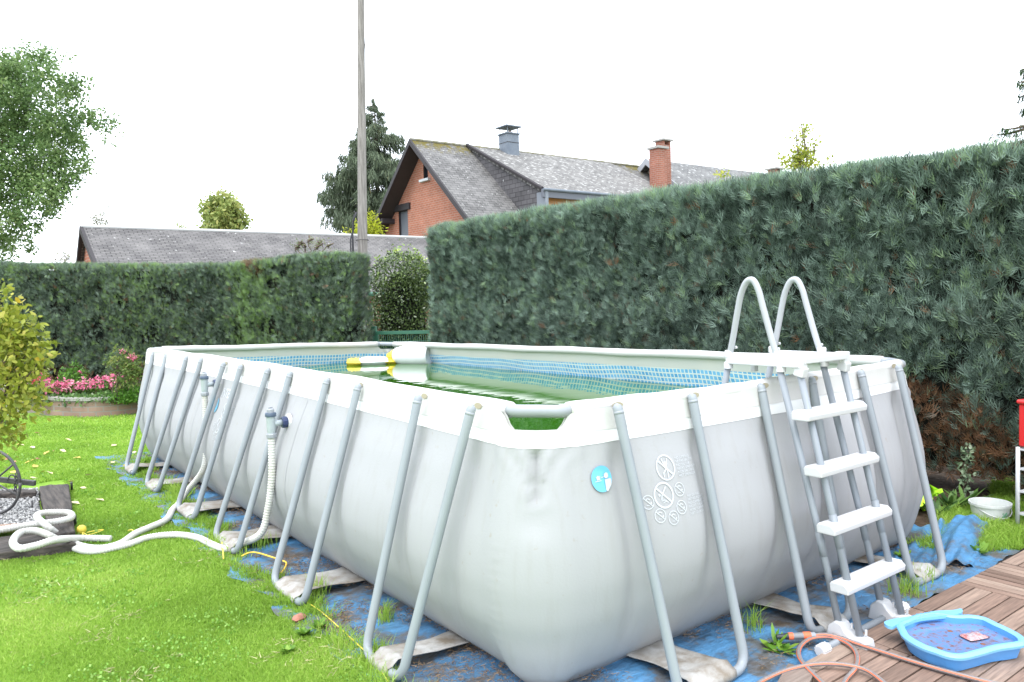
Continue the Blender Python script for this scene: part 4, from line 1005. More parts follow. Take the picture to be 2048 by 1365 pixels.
    for i in range(ns):
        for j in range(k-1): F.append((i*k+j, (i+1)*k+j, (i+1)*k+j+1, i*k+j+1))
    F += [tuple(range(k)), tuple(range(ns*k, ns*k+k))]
    MB().add(V, F).build('shade_core', m_dark, root)
    # stems near the foot
    st = MB(); 
    for s in np.arange(.3, tot, .42):
        p, nn, d = at(np.array([s])); p = p[0]-nn[0]*(.30+.1*random.random()); jx = random.uniform(-.08, .08)
        st.tube([(p[0], p[1], 0), (p[0]+jx, p[1]+jx, .5), (p[0]+jx*.5, p[1]+jx, 1.6)], [.035, .03, .012], 7)
    st.build('stem', m_bark, root, True)
    return root
def brownR(P):
    b = 2.0*np.exp(-(((P[:, 1]-.75)/.6)**2+((P[:, 2]-.60)/.34)**2))+.9*np.exp(-(((P[:, 1]+.1)/.3)**2+((P[:, 2]-.35)/.25)**2))
    b = np.where(P[:, 2] < .30, np.maximum(b, 1.0), b)+.25*nz3(P, 9); return np.where(b > .75, b, 0)
def hedge_R():
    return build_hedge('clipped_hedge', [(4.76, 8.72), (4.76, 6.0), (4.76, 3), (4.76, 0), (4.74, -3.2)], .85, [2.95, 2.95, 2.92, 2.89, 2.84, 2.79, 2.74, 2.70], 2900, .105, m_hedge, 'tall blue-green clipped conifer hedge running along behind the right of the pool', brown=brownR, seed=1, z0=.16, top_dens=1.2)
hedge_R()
hp = [(-260, 17.2), (0, 16.0), (300, 15.3), (450, 14.6), (560, 13.6), (630, 13.1), (694, 12.8)]
hpy = [525, 525, 527, 526, 510, 504, 505]
pathL = []; ztL = []
for (px, D_), py in zip(hp, hpy):
    p = atd(px, py, D_); pathL.append((p[0], p[1])); ztL.append(p[2])
_cum = np.r_[0, np.cumsum([np.linalg.norm(np.array(pathL[i+1])-pathL[i]) for i in range(len(pathL)-1)])]
ztLu = list(np.interp(np.linspace(0, _cum[-1], 20), _cum, ztL)-np.array([.06]*20))
def brownL(P):
    b = 1.1*np.exp(-((P[:, 2]-.45)/.28)**2)*(nz3(P, 2.1) > .1)+.9*(nz3(P, 1.6, 4) > .78)
    return np.where(b > .6, b, 0)
def greenL(P):
    d = P-CAMPOS; px = 1024+FPX*(d@RT)/(d@FW)
    return .75*np.exp(-((px-490)/22)**2)+.55*np.exp(-((px-533)/20)**2)+.25*np.exp(-((px-280)/50)**2)
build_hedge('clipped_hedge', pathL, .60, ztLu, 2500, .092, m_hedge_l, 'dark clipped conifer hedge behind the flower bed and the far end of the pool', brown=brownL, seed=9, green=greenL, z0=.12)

def leafy(name, centres, radii, count, size, m, parent=None, shape='oval', shell=.55, flat=.5, rnd=(0, 1), clump=None, seed=0, squash=1.0, out_bias=.5):
    """leaves spread through a set of ellipsoids, gathered in small twigs"""
    C_ = np.array(centres, float); Rr = np.array(radii, float); Rr = Rr[:, None]*np.ones((1, 3)) if Rr.ndim == 1 else Rr
    wgt = Rr.prod(1)**(2/3); idx = rng.choice(len(C_), count, p=wgt/wgt.sum())
    v = rng.normal(0, 1, (count, 3)); v /= np.linalg.norm(v, axis=1, keepdims=True)
    rad = rng.uniform(0, 1, count)**(1/3); rad = np.maximum(rad, shell*rng.uniform(.6, 1.1, count)); rad = np.minimum(rad, 1.08)
    P = C_[idx]+v*rad[:, None]*Rr[idx]
    if clump:
        k = max(1, count//clump[0]); base = P[:k]; bv = v[:k]; ii = rng.integers(0, k, count); P = base[ii]+rng.normal(0, clump[1], (count, 3)); v = bv[ii]; cr = rng.normal(0, 1, k)[ii]
    else: cr = rng.normal(0, 1, count)
    d = v*out_bias+rng.normal(0, .5, (count, 3))+np.array([0, 0, -.1])
    Rm = frames(d, rng.uniform(0, 6.28, count))
    if shape == 'oval': T = [(0, 0, 0), (.26, .06, .35), (.22, .04, .7), (0, 0, 1), (-.22, .04, .7), (-.26, .06, .35)]; Fq = [(0, 1, 2, 3), (0, 3, 4, 5)]
    elif shape == 'narrow': T = [(0, 0, 0), (.14, .03, .45), (0, 0, 1), (-.14, .03, .45)]; Fq = [(0, 1, 2, 3)]
    V, F = scatter(T, Fq, P, Rm, rng.uniform(.65, 1.25, count)*size)
    r = np.clip(.5+.16*cr+rng.normal(0, .12, count), 0, 1)*(rnd[1]-rnd[0])+rnd[0]
    return link(name, np_mesh(name, V, F, {'rnd': np.repeat(r, len(Fq))}), m, parent)

# holly-like round bush in the gap, green gate
gc_ = atd(803, 560, 15.2); bt = atd(803, 498, 15.2)[2]
rb = thing('evergreen_bush', (gc_[0], gc_[1], 0), 'rounded dark green bush with lighter young shoots in the gap between the hedges', 'bush')
m_holly = leafmat('holly_leaves', [(0, (.03, .055, .02)), (1, (.42, .52, .10)), (.5, (.085, .13, .045)), (.8, (.22, .32, .08))], .25, .15, .7)
leafy('foliage', [(gc_[0], gc_[1], 1.2), (gc_[0], gc_[1], bt-.62), (gc_[0]+.25, gc_[1]-.1, bt-.75), (gc_[0]-.3, gc_[1], 1.0), (gc_[0]+.45, gc_[1]-.2, 1.3)], [(.72, .72, 1.2), (.62, .62, .58), (.5, .5, .5), (.6, .6, 1.0), (.6, .6, 1.2)], 26000, .052, m_holly, rb, shell=.88, rnd=(0, .8))
leafy('young_shoots', [(gc_[0], gc_[1], bt-.45), (gc_[0]+.3, gc_[1]-.15, bt-.62), (gc_[0]+.5, gc_[1]-.3, bt-.95)], [(.5, .5, .50), (.4, .4, .45), (.25, .25, .5)], 1500, .06, m_holly, rb, shell=.95, rnd=(.6, 1), clump=(9, .05))
MB().lathe((gc_[0], gc_[1], .25), [(.2, -.2), (.45, .3), (.44, 1.2), (.38, bt-1.2), (.2, bt-.8), (0, bt-.7)], n=14).build('shade_core', m_dark, rb, True)  # near-black core painted as the shade inside the bush
m_green = mat('gate_green', (.035, .14, .085), .45, spec=.5)
g0, g1 = atd(752, 668, 13.6), atd(862, 672, 13.4); zt_ = 1.27
gt = thing('garden_gate', (*((g0+g1)/2)[:2], 0), 'dark green metal mesh gate in the gap behind the far pool corner', 'gate')
gd = (g1-g0); gl = float(np.hypot(gd[0], gd[1])); ga_ = math.atan2(gd[1], gd[0]); gr = Matrix.Rotation(ga_, 3, 'Z'); gm_ = (g0+g1)/2
mb = MB(); mb.box((gm_[0], gm_[1], zt_-.03), (gl, .05, .06), gr, .004); mb.box((gm_[0], gm_[1], .12), (gl, .05, .05), gr, .004)
for e in (-.5, .5): mb.box((gm_[0]+math.cos(ga_)*gl*e*.96, gm_[1]+math.sin(ga_)*gl*e*.96, zt_/2), (.045, .045, zt_-.02), gr, .004)
mb.build('gate_frame', m_green, gt)
mb = MB()
for i in range(26):
    q = g0+gd*(i+.5)/26; mb.box((q[0], q[1], zt_/2), (.007, .007, zt_-.15), gr)
for z in np.arange(.25, zt_-.05, .14): mb.box((gm_[0], gm_[1], z), (gl*.95, .008, .008), gr)
mb.build('mesh_panel', m_green, gt)
MB().box((g0[0]-.0, g0[1]+.06, .68), (.08, .08, 1.36), gr, .004).build('gate_post', m_green, gt)

# golden-leaved shrub at the left edge
m_gold = leafmat('golden_leaves', [(0, (.12, .16, .02)), (1, (.50, .36, .03)), (.35, (.23, .28, .035)), (.7, (.36, .38, .06)), (.9, (.46, .42, .09))], .45, .35)
bs = [(-30, 790, 5.3, .36), (30, 700, 5.2, .18), (60, 700, 5.25, .13), (85, 715, 5.2, .085), (10, 640, 5.2, .16), (-40, 650, 5.2, .30), (0, 600, 5.25, .07), (-5, 590, 5.2, .06), (50, 750, 5.2, .13), (30, 780, 5.15, .14), (20, 820, 5.15, .14), (45, 660, 5.25, .09), (15, 850, 5.2, .06), (-15, 870, 5.2, .16), (60, 790, 5.2, .06), (97, 708, 5.2, .04)]
cc = [atd(a, b, c) for a, b, c, d in bs]; root = thing('golden_shrub', (cc[0][0]-.25, cc[0][1], 0), 'yellow-green broad-leaved shrub overhanging the lawn at the left edge', 'shrub')
leafy('foliage', cc, [b[3] for b in bs], 3300, .050, m_gold, root, shell=.35, clump=(6, .035))
mb = MB(); b0 = np.array([cc[0][0]-.3, cc[0][1], 0.])
for c in cc[:12]:
    mid = (b0+c)/2+np.array([random.uniform(-.1, .1), 0, .15]); mb.tube(catmull([b0, mid, c], 5), [.014-.011*i/10 for i in range(11)], 6)
mb.build('stem', m_bark, root, True)

# ================================================================ flower bed
m_bbrick = brick_mat('bed_brick', (.33, .22, .17), (.26, .18, .14), (.28, .25, .22), w_=.21, h_=.085, axis='x')
rimp = [(-80, 800), (20, 806), (62, 822), (105, 832), (170, 835), (230, 832), (290, 826)]
wp = [atz(a, b, 0) for a, b in rimp]; wp = [np.array([p[0]+0, p[1], 0]) for p in wp]; wc = catmull(wp, 8); wc.append(wc[-1]+np.array([1.6, .1, 0]))
bed = thing('raised_flower_bed', (0, 12.1, 0), 'low curved brick flower bed wall with pale coping stones', 'flower bed')
def strip(path, d0, d1, z0, z1, name, m, parent):
    mb = MB(); n = len(path); V = []
    for i in range(n):
        t = path[min(i+1, n-1)]-path[max(i-1, 0)]; nn = np.array([-t[1], t[0], 0])/np.hypot(t[0], t[1])
        a, b = path[i]+nn*d0, path[i]+nn*d1; V += [(a[0], a[1], z0), (b[0], b[1], z0), (b[0], b[1], z1), (a[0], a[1], z1)]
    F = [(i*4+k, (i+1)*4+k, (i+1)*4+(k+1) % 4, i*4+(k+1) % 4) for i in range(n-1) for k in range(4)]+[(3, 2, 1, 0), ((n-1)*4, (n-1)*4+1, (n-1)*4+2, (n-1)*4+3)]
    return mb.add(V, F).build(name, m, parent)
strip(wc, 0, .12, -.02, .27, 'brick_wall', m_bbrick, bed)
m_cop = mat('coping', (.34, .33, .30), .8, var=(.25, .25, .21), scale=12, bump=.3)
acc = 0; st = 0; i = 0; run = [wc[0]]
for i in range(1, len(wc)-1):
    run.append(wc[i]); acc += np.linalg.norm(wc[i]-wc[i-1])
    if acc > .24:
        q = [run[0]+(run[1]-run[0])*.03]+run[1:-1]+[run[-1]+(run[-2]-run[-1])*.04]
        strip(q, -.03, .14, .272, .318, 'coping_stone', m_cop, bed); run = [wc[i]]; acc = 0
    if wc[i][0] > .55: break
V = []; F = []
for i, p in enumerate(wc): V += [(p[0], p[1]+.10, .26), (p[0]*1.0, p[1]+2.3, .30)]
F = [(2*i, 2*i+2, 2*i+3, 2*i+1) for i in range(len(wc)-1)]
MB().add(V, F).build('bed_soil', m_soil, bed)
m_cover = leafmat('ground_cover', [(0, (.04, .09, .03)), (1, (.30, .36, .22)), (.5, (.10, .20, .05)), (.8, (.16, .28, .07))], .5, .25)
m_cover2 = leafmat('moss_green', [(0, (.04, .10, .02)), (1, (.18, .36, .04)), (.5, (.09, .21, .03))], .5, .25)
m_pink = leafmat('pink_petals', [(0, (.62, .10, .22)), (1, (.85, .45, .52)), (.5, (.78, .22, .36))], .5, .3)
def pick(pxs, z=.4): return [atd(a, b, c) for a, b, c in pxs]
ctr = pick([(80, 800, 13.6), (110, 800, 13.3), (140, 800, 13.1), (170, 800, 13.0), (200, 797, 13.0), (225, 795, 13.0), (160, 790, 13.6), (110, 788, 13.8), (200, 788, 13.6)])
o = leafy('ground_cover', ctr, [(.22, .3, .09)]*len(ctr), 2600, .055, m_cover, shell=.4); tag(o, 'grey-green ground cover spilling over the coping of the bed', 'ground cover', None, 'stuff')
ctr = pick([(245, 793, 12.9), (262, 790, 12.9), (278, 788, 12.9), (295, 790, 12.9), (250, 782, 13.4)])
o = leafy('cushion_plant', ctr, [(.2, .25, .13)]*len(ctr), 2200, .045, m_cover2, shell=.7); tag(o, 'bright green cushion plant at the right end of the bed', 'plant')
ctr = pick([(78, 782, 13.3), (95, 777, 13.4), (120, 777, 13.4), (140, 777, 13.4), (158, 772, 13.4), (178, 773, 13.4), (195, 773, 13.4), (212, 771, 13.4), (228, 768, 13.4), (70, 790, 13.2), (75, 768, 13.4)])
o = leafy('begonia_leaves', ctr, [(.14, .2, .10)]*len(ctr), 1500, .05, m_cover2, shell=.4); tag(o, 'green leaves below the pink bedding flowers', 'flowers', None, 'stuff')
o = leafy('pink_flowers', [c+np.array([0, -.05, .05]) for c in ctr], [(.14, .2, .085)]*len(ctr), 1150, .055, m_pink, shell=.75, clump=(6, .022)); tag(o, 'mass of pink bedding flowers along the raised bed', 'flowers', None, 'stuff')
def shrub(name, blobs, n, size, m, label, cat, stems=6, flowers=None, mf=None, shell=.3):
    cc = [atd(a, b, c) for a, b, c, d in blobs]; root = thing(name, (cc[0][0], cc[0][1], .28), label, cat)
    leafy('foliage', cc, [b[3] for b in blobs], n, size, m, root, shell=shell, clump=(5, size*.7))
    mb = MB(); b0 = np.array([cc[0][0], cc[0][1], .25])
    for c in cc*2:
        if stems <= 0: break
        stems -= 1; b1 = b0+np.array([random.uniform(-.15, .15), random.uniform(-.1, .1), 0]); mb.tube(catmull([b1, (b1+c)/2+np.array([random.uniform(-.04, .04), 0, .05]), c+np.array([random.uniform(-.08, .08), 0, 0])], 4), .007, 5)
    mb.build('stem', m_bark, root, True)
    if flowers:
        for (a, b, c, r_) in flowers:
            p = atd(a, b, c); leafy('flower', [p], [r_], 40, r_*1.2, mf, root, shell=.3)
    return root
m_rose = leafmat('rose_leaves', [(0, (.05, .09, .02)), (1, (.34, .34, .10)), (.5, (.13, .20, .05))], .5, .3)
shrub('rose_bush', [(232, 715, 12.8, .17), (255, 722, 12.8, .18), (270, 728, 12.8, .14), (248, 745, 12.8, .17), (228, 735, 12.8, .10), (265, 755, 12.8, .2), (240, 765, 12.8, .14)], 1100, .05, m_rose, 'leggy rose bush with one pink bloom beside the pool end', 'rose bush', 12, [(264, 715, 12.7, .045), (245, 703, 12.8, .03)], m_pink)
shrub('young_shrub', [(150, 742, 13.7, .12), (135, 752, 13.7, .14), (148, 762, 13.6, .16), (165, 755, 13.6, .10), (128, 765, 13.6, .12)], 900, .05, m_cover2, 'small green shrub rising behind the pink flowers', 'shrub', 6, [(159, 746, 13.6, .025)], m_pink)
m_red = leafmat('red_petals', [(0, (.55, .04, .08)), (1, (.8, .15, .2))], .5, .3)
shrub('red_flowering_plant', [(68, 765, 13.0, .10), (74, 780, 13.0, .10)], 260, .05, m_cover, 'small plant with red blooms between golden shrub and pink flowers', 'plant', 5, [(74, 755, 12.9, .045), (66, 764, 12.9, .03)], m_red)

# ================================================================ sleepers, gravel and the old implement
def sleeper(pts, h, label, m):
    P = [atz(a, b, h) for a, b in pts]; c = sum(P)/4
    mb = MB(); n = 10
    root = mb
    bot = [np.array([p[0], p[1], -.03]) for p in P]; mb.hexa([*bot, *P])
    o = mb.build('railway_sleeper', m); 
    o.modifiers.new('b', 'BEVEL').width = .008
    su = o.modifiers.new('s', 'SUBSURF'); su.levels = su.render_levels = 4; su.subdivision_type = 'SIMPLE'
    tx = bpy.data.textures.new('t', 'CLOUDS'); tx.noise_scale = .09; dm = o.modifiers.new('d', 'DISPLACE'); dm.texture = tx; dm.strength = .02; dm.texture_coords = 'GLOBAL'
    return tag(o, label, 'sleeper')
m_slp = wood_mat('sleeper_wood', (.030, .026, .024), (.095, .08, .07), 1); m_slpx = wood_mat('sleeper_wood_x', (.030, .026, .024), (.095, .08, .07), 0)
sleeper([(150, 1062), (100, 1073), (78, 972), (138, 968)][::-1], .075, 'weathered dark sleeper lying lengthwise at the right of the gravel', m_slp)
sleeper([(-120, 1100), (-120, 1072), (98, 1068), (155, 1082)][::1] if False else [(-120, 1122), (152, 1086), (98, 1062), (-120, 1088)], .07, 'dark cracked sleeper under the white hose in front of the gravel', m_slpx)
sleeper([(-120, 993), (72, 984), (72, 978), (-120, 984)], .08, 'dark sleeper edging the far side of the gravel, behind the wheel', m_slpx)
o = MB().hexa([*[np.array([p[0], p[1], .03]) for p in (atz(-120, 1072, .05), atz(75, 1056, .05), atz(70, 1045, .05), atz(-120, 1056, .05))], *[atz(a, b, .065) for a, b in ((-120, 1072), (75, 1056), (70, 1045), (-120, 1056))]]).build('plank', wood_mat('red_plank', (.24, .16, .12), (.32, .24, .19), 0)); tag(o, 'reddish plank laid between gravel and front sleeper', 'plank')
def gravel():
    n = 5200; q = [atz(-140, 1062, .02), atz(82, 1048, .02), atz(76, 978, .02), atz(-140, 985, .02)]
    a, b = rng.uniform(0, 1, n), rng.uniform(0, 1, n); P = (np.array(q[0])[None]*(1-a)[:, None]+np.array(q[1])[None]*a[:, None])*(1-b)[:, None]+(np.array(q[3])[None]*(1-a)[:, None]+np.array(q[2])[None]*a[:, None])*b[:, None]
    P[:, 2] = .015+rng.uniform(0, .014, n)
    T = np.array([(1, 0, 0), (-1, 0, 0), (0, 1, 0), (0, -1, 0), (0, 0, 1), (0, 0, -1)])*.5; Fq = [(0, 2, 4), (2, 1, 4), (1, 3, 4), (3, 0, 4), (2, 0, 5), (1, 2, 5), (3, 1, 5), (0, 3, 5)]
    V, F = scatter(T, Fq, P, frames(rng.normal(0, 1, (n, 3)), rng.uniform(0, 6, n)), np.stack([rng.uniform(.02, .05, n), rng.uniform(.014, .03, n), rng.uniform(.012, .03, n)], 1))
    o = link('gravel', np_mesh('gravel', V, F, {'rnd': np.repeat(rng.uniform(0, 1, n), 8)}), leafmat('gravel_stone', [(0, (.10, .10, .10)), (1, (.52, .51, .49)), (.5, (.30, .30, .30))], .85, 0)); tag(o, 'grey crushed gravel between the sleepers', 'gravel', None, 'stuff')
    o = MB().poly([(p[0], p[1], .008) for p in q]).build('gravel_bed', mat('gravel_base', (.13, .12, .11), .95)); o['kind'] = 'structure'
gravel()
m_iron = mat('old_iron', (.055, .055, .062), .5, metal=.3, spec=.5, var=(.09, .085, .085), scale=12, bump=.3)
wc_ = atd(-14, 964, 6.55); R_ = 64/FPX*6.55
imp = thing('old_farm_implement', (wc_[0], wc_[1], 0), 'rusty spoked iron wheel with beam and chain, half out of the left edge', 'farm implement')
u_, v_ = RT*1.0, np.array([0, 0, 1.]); u_ = np.array([u_[0], u_[1], 0]); u_ = u_/np.linalg.norm(u_); ax = np.cross(u_, v_)
u_ = u_*.95+ax*.2; u_ /= np.linalg.norm(u_)
rimP = [wc_+u_*R_*math.cos(a)+v_*R_*math.sin(a) for a in np.linspace(0, 2*math.pi, 49)]
MB().tube(rimP, .0125, 8, sx=1.0).build('wheel_rim', m_iron, imp, True)
for k in range(6):
    a = .62+k*math.pi/3; e = wc_+(u_*math.cos(a)+v_*math.sin(a))*R_; MB().tube([wc_, e], .0085, 8).build('spoke', m_iron, imp, True)
MB().tube([wc_-ax*.05, wc_+ax*.05], .03, 14).build('hub', m_iron, imp, True)
b0, b1 = atd(-90, 950, 6.75), atd(70, 967, 6.7); dr = b1-b0; lb = float(np.linalg.norm(dr)); q = Vector(dr).to_track_quat('X', 'Z').to_matrix()
MB().box((b0+b1)/2, (lb, .035, .045), q, .004).build('beam', m_iron, imp)
ch = MB()
for i in range(6):
    p = atd(33-i*.6, 950+i*7, 6.62); ring = []
    for a in np.linspace(0, 2*math.pi, 13):
        d1 = np.array([0, 0, 1.]); d2 = u_ if i % 2 else ax; ring.append(p+d1*.022*math.sin(a)+d2*.013*math.cos(a))
    ch.tube(ring, .0045, 6)
arc = [atd(15, 962, 6.62), atd(20, 952, 6.62), atd(27, 951, 6.62), atd(32, 960, 6.62)]; ch.tube(catmull(arc, 5), .006, 6); ch.build('chain', m_iron, imp, True)
o = MB().tube([atz(65, 1022, .0), atz(65, 1022, .0)+np.array([0, 0, .09])], .007, 7).build('iron_peg', m_iron, None, True); tag(o, 'small rusty iron peg standing in the gravel', 'peg')
o = MB(); 
for (x, y) in ((144, 985), (150, 1050)): o.tube([atz(x, y, -.02), atz(x, y, 0)+np.array([0, 0, .1])], .011, 7)
# each stake on its own
for (x, y, l_) in ((144, 986, 'short dark stake beside the far end of the right sleeper'), (151, 1056, 'short dark stake beside the near end of the right sleeper')):
    tag(MB().tube([atz(x, y, -.02), atz(x, y, 0)+np.array([0, 0, .10])], .011, 7).build('stake', m_iron, None, True), l_, 'stake')

# ================================================================ cords, stones, leaves, weeds
m_yel = mat('yellow_cord', (.78, .62, .08), .5)
cr_ = thing('starter_cord', tuple(atz(163, 1062, 0)), 'yellow cord with round yellow ball lying in the grass near the sleepers', 'cord')
bp_ = atz(163, 1060, .04)
MB().lathe(tuple(bp_), [(0, -.038), (.018, -.035), (.032, -.02), (.036, 0), (.032, .02), (.018, .034), (0, .038)], n=18).build('ball', m_yel, cr_, True)
MB().tube(catmull([atz(166, 1070, .02), atz(180, 1064, .035), atz(207, 1060, .03), atz(178, 1070, .03), atz(166, 1066, .04), atz(170, 1073, .03), atz(205, 1075, .02)], 6), .004, 6).build('cord_loop', m_yel, cr_, True)
o = MB().tube(catmull([atz(256, 1062, .03), atz(263, 1060, .055), atz(266, 1064, .05), atz(262, 1080, .02)], 6), .004, 6).build('yellow_hook', m_yel, None, True); tag(o, 'bent yellow wire hook beside the farther white hose', 'hook')
o = MB().tube(catmull([atz(483, 1113, .04), atz(498, 1106, .05), atz(515, 1106, .05), atz(545, 1115, .045), atz(566, 1122, .04), atz(573, 1128, .035), atz(566, 1142, .03), atz(556, 1152, .02)], 6), .0055, 7).build('yellow_cable', mat('yellow_cable', (.80, .52, .06), .45), None, True); tag(o, 'bent yellow cable arching out of the grass by the second leg frame', 'cable')
o = MB().tube(catmull([atz(560, 1183, .02), atz(585, 1190, .03), atz(612, 1204, .035), atz(640, 1222, .03), atz(668, 1246, .03), atz(690, 1266, .03), atz(712, 1286, .035), atz(735, 1308, .03), atz(760, 1340, .03), atz(780, 1368, .02)], 8), .0032, 7).build('yellow_rope', m_yel, None, True); tag(o, 'thin yellow rope running along the edge of grass and tarp', 'rope')
o = MB().tube(catmull([atz(444, 1085, .06), atz(443, 1095, .04), atz(446, 1102, .05), atz(447, 1118, .02)], 6), .005, 6).build('yellow_tie', m_yel, None, True); tag(o, 'yellow cord tied round the white hose near the third leg frame', 'cord')
pc = atz(598, 1237, .02); pillow_ = pillow('brick_fragment', (pc[0], pc[1], .022), .075, .05, .045, .3, mat('brick_red', (.42, .17, .12), .9, var=(.30, .16, .12), scale=30, bump=.5), nx=8, ny=6, puck=.15); tag(pillow_, 'small piece of red brick in the grass beside the tarp', 'stone')
pc = atz(1193, 1335, .02); tag(pillow('white_cap', (pc[0], pc[1], .025), .03, .028, .03, .3, m_plastic, nx=8, ny=6), 'tiny white plastic cap on the tarp under the near pool corner', 'cap')
# fallen leaves: one leaf copied
m_fl = [mat('fallen_yellow', (.62, .42, .10), .7), mat('fallen_tan', (.62, .50, .32), .7), mat('fallen_brown', (.32, .17, .09), .8)]
def leaf_mesh(m):
    T = [(0, 0, 0), (.25, .02, .3), (.3, .08, .6), (0, .02, 1), (-.3, .10, .6), (-.25, .03, .3), (0, -.04, .5)]
    me = bpy.data.meshes.new('fallen_leaf'); me.from_pydata([(a, c-.5, b+.01) for a, b, c in T], [], [(0, 1, 6), (1, 2, 6), (2, 3, 6), (3, 4, 6), (4, 5, 6), (5, 0, 6)]); me.materials.append(m); return me
lm = [leaf_mesh(m) for m in m_fl]
LP = [(41, 889), (77, 866), (78, 871), (138, 880), (65, 894), (66, 895), (92, 906), (108, 903), (126, 902), (10, 910), (25, 925), (12, 918), (78, 918), (70, 920), (55, 925), (122, 916), (158, 916), (225, 891), (15, 935), (82, 944), (98, 946), (73, 933), (25, 945), (181, 950), (138, 963), (170, 976), (153, 1006), (222, 925), (219, 930), (65, 956), (252, 932), (198, 1000), (42, 890), (20, 892), (268, 905)]
proto = None
for i, (x, y) in enumerate(LP):
    k = random.choice([0, 0, 1, 1, 2]); p = atz(x+random.uniform(-4, 4), y, .03)
    o = bpy.data.objects.new('fallen_leaf', lm[k]); o.location = p; s_ = random.uniform(.05, .10); o.scale = (s_, s_, s_); o.rotation_euler = (random.uniform(-.4, .4), random.uniform(-.4, .4), random.uniform(0, 6.28)); COL.objects.link(o)
    tag(o, ['yellow autumn leaf lying on the lawn', 'pale tan dry leaf lying on the lawn', 'brown dead leaf lying on the lawn'][k], 'leaf', ['yellow leaves fallen on the lawn', 'tan leaves fallen on the lawn', 'brown leaves fallen on the lawn'][k])
# weeds
m_weed = leafmat('weed_green', [(0, (.06, .15, .02)), (1, (.26, .42, .06)), (.5, (.13, .28, .03))], .45, .3)
def rosette(px, py, n, ln, wd, up, label, cat='weed', z=.0, m=None, name='weed'):
    p = atz(px, py, z); T = [(0, 0, 0), (.5, .0, .35), (.42, .02, .75), (0, .0, 1), (-.42, .02, .75), (-.5, .0, .35)]; Fq = [(0, 1, 2, 3), (0, 3, 4, 5)]
    a = rng.uniform(0, 6.28, n); d = np.stack([np.cos(a), np.sin(a), rng.uniform(up*.5, up*1.3, n)], 1); base = np.tile(p, (n, 1))+rng.normal(0, ln*.12, (n, 3))*np.array([1, 1, 0])
    base[:, 2] += .012; Rm = frames(d, None)
    V, F = scatter(T, Fq, base, Rm, np.stack([np.full(n, wd)*rng.uniform(.7, 1.2, n), np.full(n, wd), ln*rng.uniform(.6, 1.2, n)], 1))
    o = link(name, np_mesh(name, V, F, {'rnd': np.repeat(rng.uniform(0, 1, n), 2)}), m or m_weed); return tag(o, label, cat)
rosette(1562, 1308, 13, .10, .035, .45, 'broad-leaved weed at the deck corner left of the hose nozzle')
rosette(1553, 1296, 9, .11, .022, .9, 'upright narrow-leaved weed on the tarp beside the hose nozzle')
rosette(1800, 1118, 8, .07, .03, .6, 'little weed poking through the tarp inside the farthest leg frame')
rosette(1958, 1112, 10, .10, .05, .8, 'pale green weed between the crumpled tarp and the deck')
rosette(1868, 1150, 8, .06, .025, .6, 'small creeping weed at the foot of the farthest leg frame')
rosette(640, 1262, 40, .055, .022, .8, 'patch of small round-leaved weeds in the grass beside the tarp', 'weeds')
rosette(610, 1275, 40, .05, .022, .8, 'second round-leaved weed patch just left of the brick piece', 'weeds')
rosette(575, 1310, 30, .045, .02, .8, 'thin clover-like weed patch low in the foreground lawn', 'weeds')
rosette(85, 1050, 9, .10, .02, 1.2, 'thin upright weed between the plank and the hose')
for (px, py, n, l_) in ((1900, 1020, 26, 'dandelion-like weeds in front of the soil strip'), (1935, 1012, 22, 'clump of jagged weeds between lime bag and bucket'), (1870, 1035, 20, 'low weed clump beside the lime green bag')):
    rosette(px, py, n, .17, .035, .9, l_, 'weeds', m=leafmat('dull_weed', [(0, (.03, .08, .02)), (1, (.13, .24, .05))], .5, .2) if px == 1900 else bpy.data.materials['dull_weed'])
def tuft(px, py, n, h, label, spread=.03):
    p = atz(px, py, 0); xy = p[None, :2]+rng.normal(0, spread, (n, 2)); V, F = blades(n, xy, rng.uniform(.5, 1.1, n)*h, np.full(n, .004), .45); V = V.copy(); V[:, 2] += .015
    tag(link('grass_tuft', np_mesh('grass_tuft', V, F, {'rnd': np.tile(rng.uniform(.1, .9, n), 3)}), m_grass), label, 'grass tuft')
tuft(1507, 1265, 50, .14, 'thin grass tuft on the tarp right of the near-end leg frame')
tuft(1808, 1190, 110, .12, 'grass tuft growing at the foot of the farthest leg frame', .05)
tuft(1850, 1165, 60, .10, 'grass growing through the strap of the farthest leg frame', .04)
tuft(772, 1245, 70, .12, 'grass tuft growing through the tarp between the two nearest legs', .03)
tuft(635, 1195, 70, .13, 'grass tuft beside the foot of the second leg frame', .03)
tuft(525, 1098, 70, .12, 'grass tuft on the strap by the third leg frame', .04)

